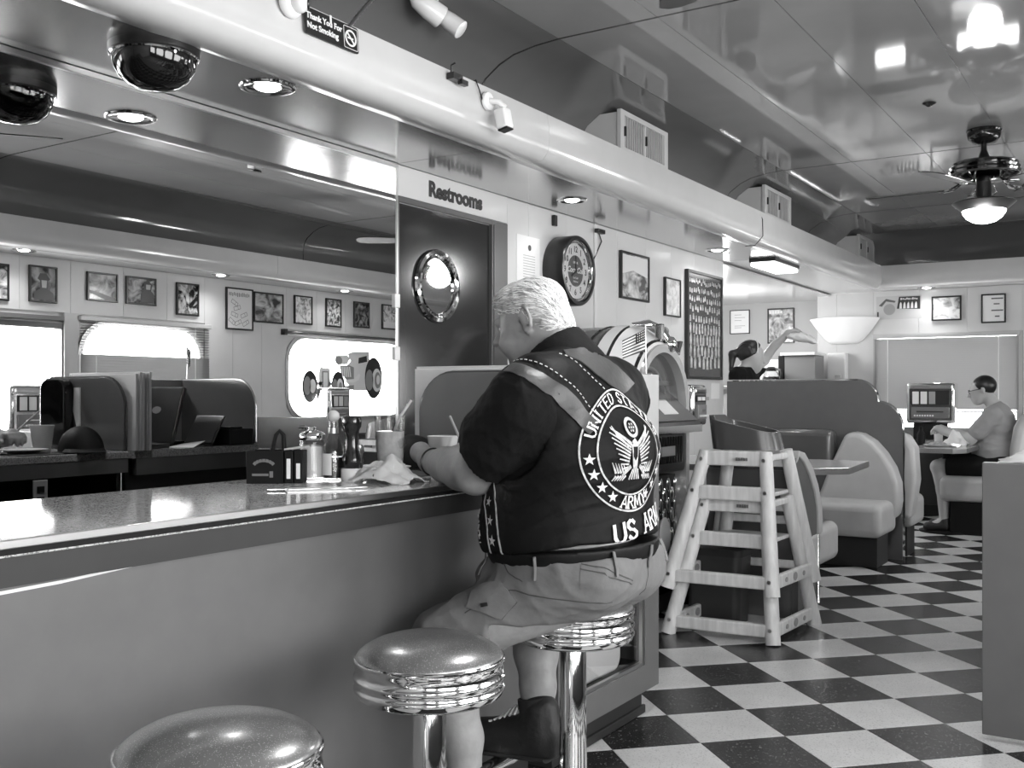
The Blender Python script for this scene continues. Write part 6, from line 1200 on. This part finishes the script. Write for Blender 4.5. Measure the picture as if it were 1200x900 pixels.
us = MB(); wrap_geo(us, *glyphs('US ARMY', .041, lambda x_, y_: (PC.x+.068+x_, .826+y_+.16*x_), bold=.17, gap=.24), off=.002); us.build('lower_lettering', THREAD, vest)
# ---------------------------------------------------------------- straps, stitching, pockets: laid on the clothes
def tree(names): 
    V = []; F = []
    for o in names: v_, q_ = o_v[o.name]; k = len(V); V += [tuple(p) for p in v_]; F += [tuple(int(i)+k for i in q) for q in q_]
    return BVHTree.FromPolygons(V, F)
TU = tree([vest, shirt, collar]); TS_ = tree([shorts])
def snap(p, bv, off, cen):
    p = Vector(p); loc, n_, _, _ = bv.find_nearest(p)
    if n_.dot(loc-Vector(cen)) < 0: n_ = -n_
    return loc+n_*off
def resample(pts, n):
    pts = [Vector(p) for p in pts]; L = [0]
    for a, b_ in zip(pts[:-1], pts[1:]): L.append(L[-1]+(b_-a).length)
    out = []
    for i in range(n):
        t = L[-1]*i/(n-1); k = max(j for j in range(len(L)-1) if L[j] <= t+1e-9); f_ = (t-L[k])/max(1e-9, L[k+1]-L[k]); out.append(pts[k].lerp(pts[k+1], f_))
    return out
CV, CS = (-1.27, 2.27, .98), (-1.27, 2.22, .66)
def strip_between(A, B_, mat, name, parent, bv=TU, off=.002, cen=CV, n=24, m=5, thick=.0015):
    a = resample(A, n); c_ = resample(B_, n); mb = MB()
    for o_ in (off, off-thick): mb.v += [tuple(snap(a[i].lerp(c_[i], j/(m-1)), bv, o_, cen)) for i in range(n) for j in range(m)]
    N_ = n*m
    for i in range(n-1):
        for j in range(m-1): q = i*m+j; mb.f += [(q, q+1, q+m+1, q+m), (N_+q+m, N_+q+m+1, N_+q+1, N_+q)]; mb.m += [0, 0]
        for q, w in ((i*m, i*m+m), (i*m+m-1, i*m+2*m-1)): mb.f.append((q, w, N_+w, N_+q)); mb.m.append(0)
    for j in range(m-1):
        for q in (j, (n-1)*m+j): mb.f.append((q, q+1, N_+q+1, N_+q)); mb.m.append(0)
    return mb.build(name, mat, parent, smooth=True, angle=50)
def stitch(pts, mat, name, parent, bv=TU, cen=CV, dash=.008, gap=.005, r=.0012, off=.0022):
    L = sum((Vector(b_)-Vector(a)).length for a, b_ in zip(pts[:-1], pts[1:])); n = max(2, int(L/(dash+gap))); P_ = resample(pts, n*4+1); mb = MB()
    for k in range(n): q = [snap(P_[4*k+i], bv, off, cen) for i in (0, 1, 2)]; mb.tube(q, r, 5)
    o = mb.build(name, mat, parent, smooth=True); tag(o, kind='stuff'); return o
strip_between([(-1.262, 2.00, 1.222), (-1.2328, 1.9951, 1.2171), (-1.1939, 2.0055, 1.2013), (-1.1605, 2.0362, 1.1744), (-1.1387, 2.0888, 1.1356), (-1.1174, 2.1281, 1.0919), (-1.112, 2.137, 1.075)], [(-1.268, 1.968, 1.205), (-1.2471, 1.9671, 1.1993), (-1.2081, 1.966, 1.1836), (-1.1756, 1.9859, 1.1588), (-1.1591, 2.0337, 1.1261), (-1.1414, 2.0817, 1.0887), (-1.1178, 2.0996, 1.0573)], STRIPE, 'shoulder_strap', vest, off=.0048, thick=.003)
strip_between([(-1.2219, 2.1646, 1.2538), (-1.205, 2.2192, 1.2637), (-1.177, 2.2551, 1.2497), (-1.1523, 2.3083, 1.2192), (-1.1402, 2.3804, 1.1774)], [(-1.1916, 2.1273, 1.2397), (-1.1706, 2.1559, 1.2261), (-1.146, 2.1869, 1.196), (-1.129, 2.2251, 1.1718), (-1.117, 2.2745, 1.1513)], STRIPE, 'shoulder_strap', vest, off=.0048, thick=.003)
for q in ([(-1.2837, 2.0397, 1.2269), (-1.2332, 2.0255, 1.2276), (-1.1918, 2.0324, 1.2134), (-1.1575, 2.0504, 1.1862), (-1.1385, 2.0967, 1.1513), (-1.1122, 2.1439, 1.0996)], [(-1.2064, 1.9705, 1.1855), (-1.1802, 1.9825, 1.1645), (-1.1624, 2.0125, 1.1436), (-1.1493, 2.0557, 1.1163), (-1.1366, 2.0931, 1.0904), (-1.12, 2.1037, 1.0669)], [(-1.2055, 2.1151, 1.2456), (-1.1853, 2.1324, 1.2357), (-1.1585, 2.1419, 1.2115), (-1.1416, 2.1743, 1.1836), (-1.1273, 2.2037, 1.1594)]): stitch(q, THREAD, 'stitching', vest)
FA = [(-1.418, 2.105, .945), (-1.405, 2.090, .903), (-1.3864, 2.0752, .8671), (-1.3695, 2.0572, .8291), (-1.3626, 2.0542, .7892), (-1.362, 2.058, .768)]; FB = [(-1.368, 2.072, .945), (-1.3505, 2.0617, .9113), (-1.3416, 2.0519, .8721), (-1.3295, 2.0406, .8337), (-1.3193, 2.036, .7928), (-1.318, 2.04, .765)]
TV = tree([vest])
for q in (FA, FB): strip_between(q, [(p[0]+.004, p[1]-.002, p[2]) for p in q], EMBR, 'front_band_edge', vest, bv=TV, m=2)
fs = MB()
for t in (.30, .55, .80):
    a = resample(FA, 41)[int(40*t)]; c_ = resample(FB, 41)[int(40*t)]; ce_ = a.lerp(c_, .5); ux = (c_-a).normalized(); uz = Vector((0, 0, 1)); V, F = star_geo(0, 0, .014); fs.add([snap(ce_+ux*p[0]+uz*p[1], TV, .003, CV) for p in V], F)
fs.build('front_stars', THREAD, vest)
fl2 = MB()
for k in range(9): a = resample(FA, 21)[3+k]; p = a+Vector((-.022-.010*math.sin(k*1.9), .012, -.06)); fl2.tube([snap(p, TV, .002, CV), snap(p+Vector((-.008, .003, .012*math.cos(k))), TV, .002, CV)], .0016, 5)
tag(fl2.build('front_embroidery', EMBR, vest), kind='stuff')
# shorts: cargo pocket with its flap, seams, welt pocket, belt loops
PT = [(-1.385, 2.035, .640), (-1.345, 2.018, .655), (-1.30, 2.030, .690), (-1.275, 2.035, .700)]
strip_between([(-1.3808, 2.0522, .682), (-1.3174, 2.0478, .705), (-1.2692, 2.0351, .6721)], [(-1.395, 2.02, .640), (-1.345, 2.016, .640), (-1.305, 2.021, .628)], SHORTS, 'cargo_pocket', shorts, bv=TS_, off=.007, cen=CS, thick=.006)
cp_ = bpy.data.objects[[o.name for o in bpy.data.objects if o.name.startswith('cargo_pocket')][0]]
def seam(pts, name='seam'): return strip_between(pts, [(p[0], p[1], p[2]-.0028) for p in pts], SHORTS2, name, shorts, bv=TS_, off=.0012, cen=CS, m=2, thick=.001)
seam([(-1.3808, 2.0522, .682), (-1.345, 2.05, .695), (-1.3174, 2.0478, .705), (-1.2692, 2.0351, .6721), (-1.29, 2.02, .645), (-1.305, 2.021, .628)]); seam([(-1.40, 2.03, .625), (-1.34, 2.03, .672), (-1.2861, 2.036, .698), (-1.2016, 2.0489, .6848), (-1.1313, 2.0834, .6767), (-1.08, 2.14, .675)]); seam([(-1.34, 2.045, .76), (-1.30, 2.05, .73), (-1.26, 2.05, .715)])
seam([(-1.1295, 2.0842, .7646), (-1.09, 2.125, .745), (-1.0483, 2.1884, .7176)], 'back_pocket_welt'); seam([(-1.1292, 2.0795, .7536), (-1.09, 2.12, .736), (-1.0496, 2.1866, .7098)], 'back_pocket_welt'); seam([(-1.1295, 2.0842, .7646), (-1.128, 2.078, .735), (-1.125, 2.074, .705)]); seam([(-1.050, 2.27, .76), (-1.042, 2.27, .72), (-1.06, 2.27, .66)], 'seat_seam')
lb = strip_between([(-1.352, 2.012, .660), (-1.338, 2.012, .664)], [(-1.350, 2.012, .652), (-1.336, 2.012, .656)], INK, 'pocket_tab', cp_, bv=TS_, off=.0105, cen=CS, n=4, m=3)
TB_ = tree([belt])
for ang in (-2.35, -1.45, -.62, .02, .62):
    d = Vector((math.cos(ang), math.sin(ang), 0)); mb = MB(); pts = []
    for z in (.805, .79, .77, .752, .735):
        zz = z+.075*(-1.255+.21*d.x+1.05); o_ = Vector((-1.255, Y0, zz)); h_ = TB_.ray_cast(o_+d*.5, -d); h2_ = TS_.ray_cast(o_+d*.5, -d); c0 = [q[0] for q in (h_, h2_) if q[0]]
        if c0: pts.append(max(c0, key=lambda q: (q-o_).dot(d))+d*.0035)
    if len(pts) > 2: mb.tube(pts, [.007]*len(pts), 6, sq=.35); mb.build('belt_loop', SHORTS, shorts, smooth=True)
# ---------------------------------------------------------------- the man in grey at the far table (faces -X)
m2 = thing('person', 'man in a grey shirt and glasses eating at the far table, in profile', 'person', (-1.25, 9.3, 0))
c2 = Vector((-1.275, 9.3, 1.185)); R2 = Matrix.Rotation(math.radians(-12), 4, 'Y')
def h2(x, y, z): return tuple(c2+R2.to_3x3() @ Vector((x, y, z)))
b2 = SDF((-1.85, 8.9, .0), (-.9, 9.75, 1.35), .0085)
b2.ell((-1.20, 9.3, .72), (.14, .17, .18), .05).ell((-1.16, 9.3, .93), (.12, .18, .13), .05).ell((-1.17, 9.3, .56), (.15, .18, .09), .04).cap((-1.16, 9.3, 1.0), h2(.04, 0, -.08), .06, .055, k=.03)
b2.ell(h2(.01, 0, .03), (.092, .074, .085), .02, R2).ell(h2(-.04, 0, -.03), (.055, .056, .075), .03, R2).cap(h2(-.09, 0, .01), h2(-.112, 0, -.025), .010, .015, k=.012).cap(h2(-.08, 0, -.062), h2(-.092, 0, -.062), .02, .014, k=.012).ell(h2(-.06, 0, -.09), (.03, .03, .02), .02)
for sg in (-1, 1):
    b2.ell(h2(.015, sg*.078, -.005), (.016, .010, .03), .008, R2)
    S2, E2, W2 = (-1.17, 9.3+sg*.2, .985), (-1.335, 9.3+sg*.22, .79), (-1.56, 9.3+sg*.10, .845)
    b2.cap(S2, E2, .055, .045, k=.03).chain([(E2, .045), ((-1.43, 9.3+sg*.17, .815), .046), (W2, .030)], k=.02); hand(b2, W2, (-1.61, 9.3+sg*.075, .868), (-1.68, 9.3+sg*.05, .85), (0, 0, 1), (0, -sg, 0), r=.012, curl=.7)
    b2.cap((-1.17, 9.3+sg*.09, .57), (-1.60, 9.3+sg*.11, .55), .09, .062, k=.03).chain([((-1.60, 9.3+sg*.11, .545), .058), ((-1.56, 9.3+sg*.11, .36), .055), ((-1.555, 9.3+sg*.10, .12), .038)], k=.02)
    b2.cap((-1.555, 9.3+sg*.10, .10), (-1.66, 9.3+sg*.11, .05), .036, .03, k=.02)
b2.mesh('body', SKIN2, m2, smooth=1)
h_ = SDF((-1.45, 9.15, 1.12), (-1.1, 9.45, 1.32), .006); h_.ell(h2(.022, 0, .036), (.096, .079, .088), 0, R2); h_.cut(h2(-.058, 0, .05), tuple(R2.to_3x3() @ Vector((-1, 0, -.3)))); h_.cut(h2(.02, 0, -.015), tuple(R2.to_3x3() @ Vector((-.55, 0, -1)))); h_.mesh('hair', HAIRD, m2, smooth=1)
t2 = SDF((-1.5, 8.95, .55), (-.95, 9.65, 1.12), .008); t2.ell((-1.20, 9.3, .72), (.165, .19, .20), .05).ell((-1.16, 9.3, .92), (.14, .205, .15), .05).cap((-1.15, 9.3, 1.0), (-1.20, 9.3, 1.07), .085, .07, k=.03)
for sg in (-1, 1): t2.cap((-1.17, 9.3+sg*.2, .985), (-1.285, 9.3+sg*.215, .85), .075, .072, k=.03)
t2.cut((-1.20, 9.3, 1.07), (-.5, 0, .85)); t2.mesh('shirt', GSHIRT, m2, smooth=2, disp=folds(21, 5, .006, 20, 50))
p2 = SDF((-1.72, 8.95, .42), (-.95, 9.65, .70), .008)
for sg in (-1, 1): p2.cap((-1.15, 9.3+sg*.09, .575), (-1.52, 9.3+sg*.11, .56), .105, .085, k=.03)
p2.cut((-1.535, 0, .5), (-1, 0, 0)); p2.mesh('shorts', MATTE, m2, smooth=1)
for sg in (-1, 1):
    q = SDF((-1.78, 9.3+sg*.11-.1, -.02), (-1.45, 9.3+sg*.11+.1, .16), .007); q.cap((-1.545, 9.3+sg*.10, .06), (-1.68, 9.3+sg*.11, .045), .046, .040, k=.02).cap((-1.55, 9.3+sg*.1, .06), (-1.55, 9.3+sg*.1, .10), .046, .044, k=.02); q.cut((0, 0, .004), (0, 0, -1)); q.mesh('shoe', SHOE, m2, smooth=1)
gm = MB(); R23 = R2.to_4x4(); MG = Matrix.Translation(c2) @ R23
for sg in (-1, 1): gm.tube([MG @ Vector((-.098, sg*.032+.026*math.cos(q), .008+.018*math.sin(q))) for q in [2*PI*i/16 for i in range(16)]], .0025, 6, closed=True); gm.tube([MG @ Vector(p) for p in ((-.098, sg*.058, .012), (-.05, sg*.074, .014), (.02, sg*.080, .012))], .003, 6)
gm.tube([MG @ Vector((-.098, -.006, .012)), MG @ Vector((-.098, .006, .012))], .0025, 6); gm.build('glasses', BLACK, m2, smooth=True)

# ---------------------------------------------------------------- the waitress beyond the booth divider (faces right, looking down)
wm = thing('person', 'woman in black with a dark ponytail, her arm raised with a white cloth', 'person', (-2.86, 8.12, 0))
c3 = Vector((-2.83, 8.10, 1.452)); R3 = Matrix.Rotation(math.radians(28), 4, 'Z') @ Matrix.Rotation(math.radians(10), 4, 'Y')   # nose along +X
def h3(x, y, z): return tuple(c3+R3.to_3x3() @ Vector((x*1.1, y*1.1, z*1.1)))
b3 = SDF((-3.3, 7.75, .0), (-2.3, 8.65, 1.8), .0095)
b3.ell(h3(-.005, 0, .03), (0.0968, 0.077, 0.0946), .02, R3).ell(h3(.04, 0, -.03), (0.0572, 0.0572, 0.0792), .03, R3).cap(h3(.085, 0, .01), h3(.108, 0, -.022), .009, .012, k=.012).cap(h3(.08, 0, -.06), h3(.088, 0, -.06), .018, .012, k=.012).ell(h3(.058, 0, -.088), (.028, .028, .02), .02).cap(h3(-.02, 0, -.06), (-2.88, 8.08, 1.36), .047, .05, k=.03)
b3.ell((-2.88, 8.08, 1.205), (.11, .16, .14), .05).ell((-2.88, 8.08, 1.035), (.11, .14, .14), .05).ell((-2.88, 8.08, 0.86), (.12, .16, .13), .05).cap((-2.88, 7.93, 1.305), (-2.88, 8.23, 1.305), .055, k=.04)
SR = (-2.88, 7.92, 1.285); b3.cap(SR, (-2.84, 7.88, 1.065), .048, .042, k=.03).cap((-2.84, 7.88, 1.065), (-2.66, 7.92, 1.085), .042, .028, k=.02); hand(b3, (-2.66, 7.92, 1.085), (-2.60, 7.93, 1.095), (-2.52, 7.94, 1.085), (0, 0, 1), (0, 1, 0), r=.012)
SL = (-2.88, 8.24, 1.315); b3.cap(SL, (-2.83, 8.42, 1.44), .048, .042, k=.03).chain([((-2.83, 8.42, 1.44), .042), ((-2.74, 8.42, 1.56), .036), ((-2.625, 8.41, 1.655), .026)], k=.02); hand(b3, (-2.625, 8.41, 1.655), (-2.56, 8.405, 1.67), (-2.48, 8.40, 1.655), (0, 0, 1), (0, 1, 0), r=.012, curl=.6)
for sg in (-1, 1): b3.cap((-2.88, 8.08+sg*.08, 0.86), (-2.88, 8.08+sg*.085, 0.42), .085, .055, k=.03).cap((-2.88, 8.08+sg*.085, 0.42), (-2.88, 8.08+sg*.085, 0.08), .055, .04, k=.02).cap((-2.89, 8.08+sg*.085, 0.06), (-2.76, 8.08+sg*.085, 0.04), .04, .035, k=.02)
b3.cut((0, 0, .003), (0, 0, -1)); b3.mesh('body', SKIN2, wm, smooth=1)
h4 = SDF((-3.12, 7.92, 1.20), (-2.65, 8.28, 1.62), .006); h4.ell(h3(-.014, 0, .036), (0.1056, 0.0847, 0.1012), 0, R3); h4.cut(h3(.030, 0, .06), tuple(R3.to_3x3() @ Vector((1, 0, -.45)))); h4.cut(h3(-.03, 0, -.01), tuple(R3.to_3x3() @ Vector((.8, 0, -1))))
h4.cap(h3(-.095, 0, .03), h3(-.135, 0, .0), .024, .034, k=.015).cap(h3(-.135, 0, .0), h3(-.13, -.01, -.12), .034, .014, k=.01); h4.mesh('hair', HAIRD, wm, smooth=1, disp=lambda V, N_: .0015*np.sin(V[:, 1]*300+V[:, 2]*60))
bn_ = MB(); bn_.tube([h3(.028+.02*abs(math.cos(q))-.02, .0795*math.cos(q), .036+.094*math.sin(q)) for q in [PI*i/14 for i in range(15)]], .005, 6); bn_.build('headband', THREAD, wm, smooth=True)
t3 = SDF((-3.15, 7.75, .66), (-2.6, 8.55, 1.38), .009); t3.ell((-2.88, 8.08, 1.205), (.13, .175, .16), .05).ell((-2.88, 8.08, 1.015), (.13, .16, .18), .05).ell((-2.88, 8.08, 0.84), (.14, .175, .12), .05).cap((-2.88, 7.93, 1.305), (-2.88, 8.23, 1.305), .072, k=.05).cap((-2.88, 8.08, 1.305), (-2.872, 8.085, 1.39), .075, .062, k=.03)
t3.cap(SR, (-2.845, 7.885, 1.145), .062, .058, k=.03).cap(SL, (-2.85, 8.36, 1.37), .062, .058, k=.03); t3.mesh('shirt', SHIRT, wm, smooth=2, disp=folds(31, 5, .005, 20, 50))
tr = SDF((-3.1, 7.85, .05), (-2.65, 8.32, 0.92), .010)
for sg in (-1, 1): tr.cap((-2.88, 8.08+sg*.08, 0.84), (-2.88, 8.08+sg*.085, 0.42), .105, .075, k=.03).cap((-2.88, 8.08+sg*.085, 0.42), (-2.88, 8.08+sg*.085, 0.1), .075, .065, k=.02)
tr.mesh('trousers', MATTE, wm, smooth=1)
for sg in (-1, 1): q = SDF((-3.0, 8.08+sg*.085-.09, -.02), (-2.66, 8.08+sg*.085+.09, 0.14), .008); q.cap((-2.89, 8.08+sg*.085, 0.05), (-2.755, 8.08+sg*.085, 0.04), .048, .042, k=.02); q.cut((0, 0, .002), (0, 0, -1)); q.mesh('shoe', SHOE, wm, smooth=1)
cl = SDF((-2.75, 8.25, 1.52), (-2.30, 8.55, 1.74), .007); cl.ell((-2.55, 8.39, 1.628), (.085, .05, .035), .03).ell((-2.44, 8.38, 1.6), (.075, .045, .032), .03, Matrix.Rotation(.4, 4, 'Y')).ell((-2.50, 8.39, 1.61), (.06, .05, .03), .03)
ct = thing('white_cloth', 'white cloth held out in the raised hand of the woman in black', 'cloth', (-2.5, 8.39, 1.58)); cl.mesh('folds', PAPER, ct, smooth=1, disp=folds(41, 6, .010, 30, 80))
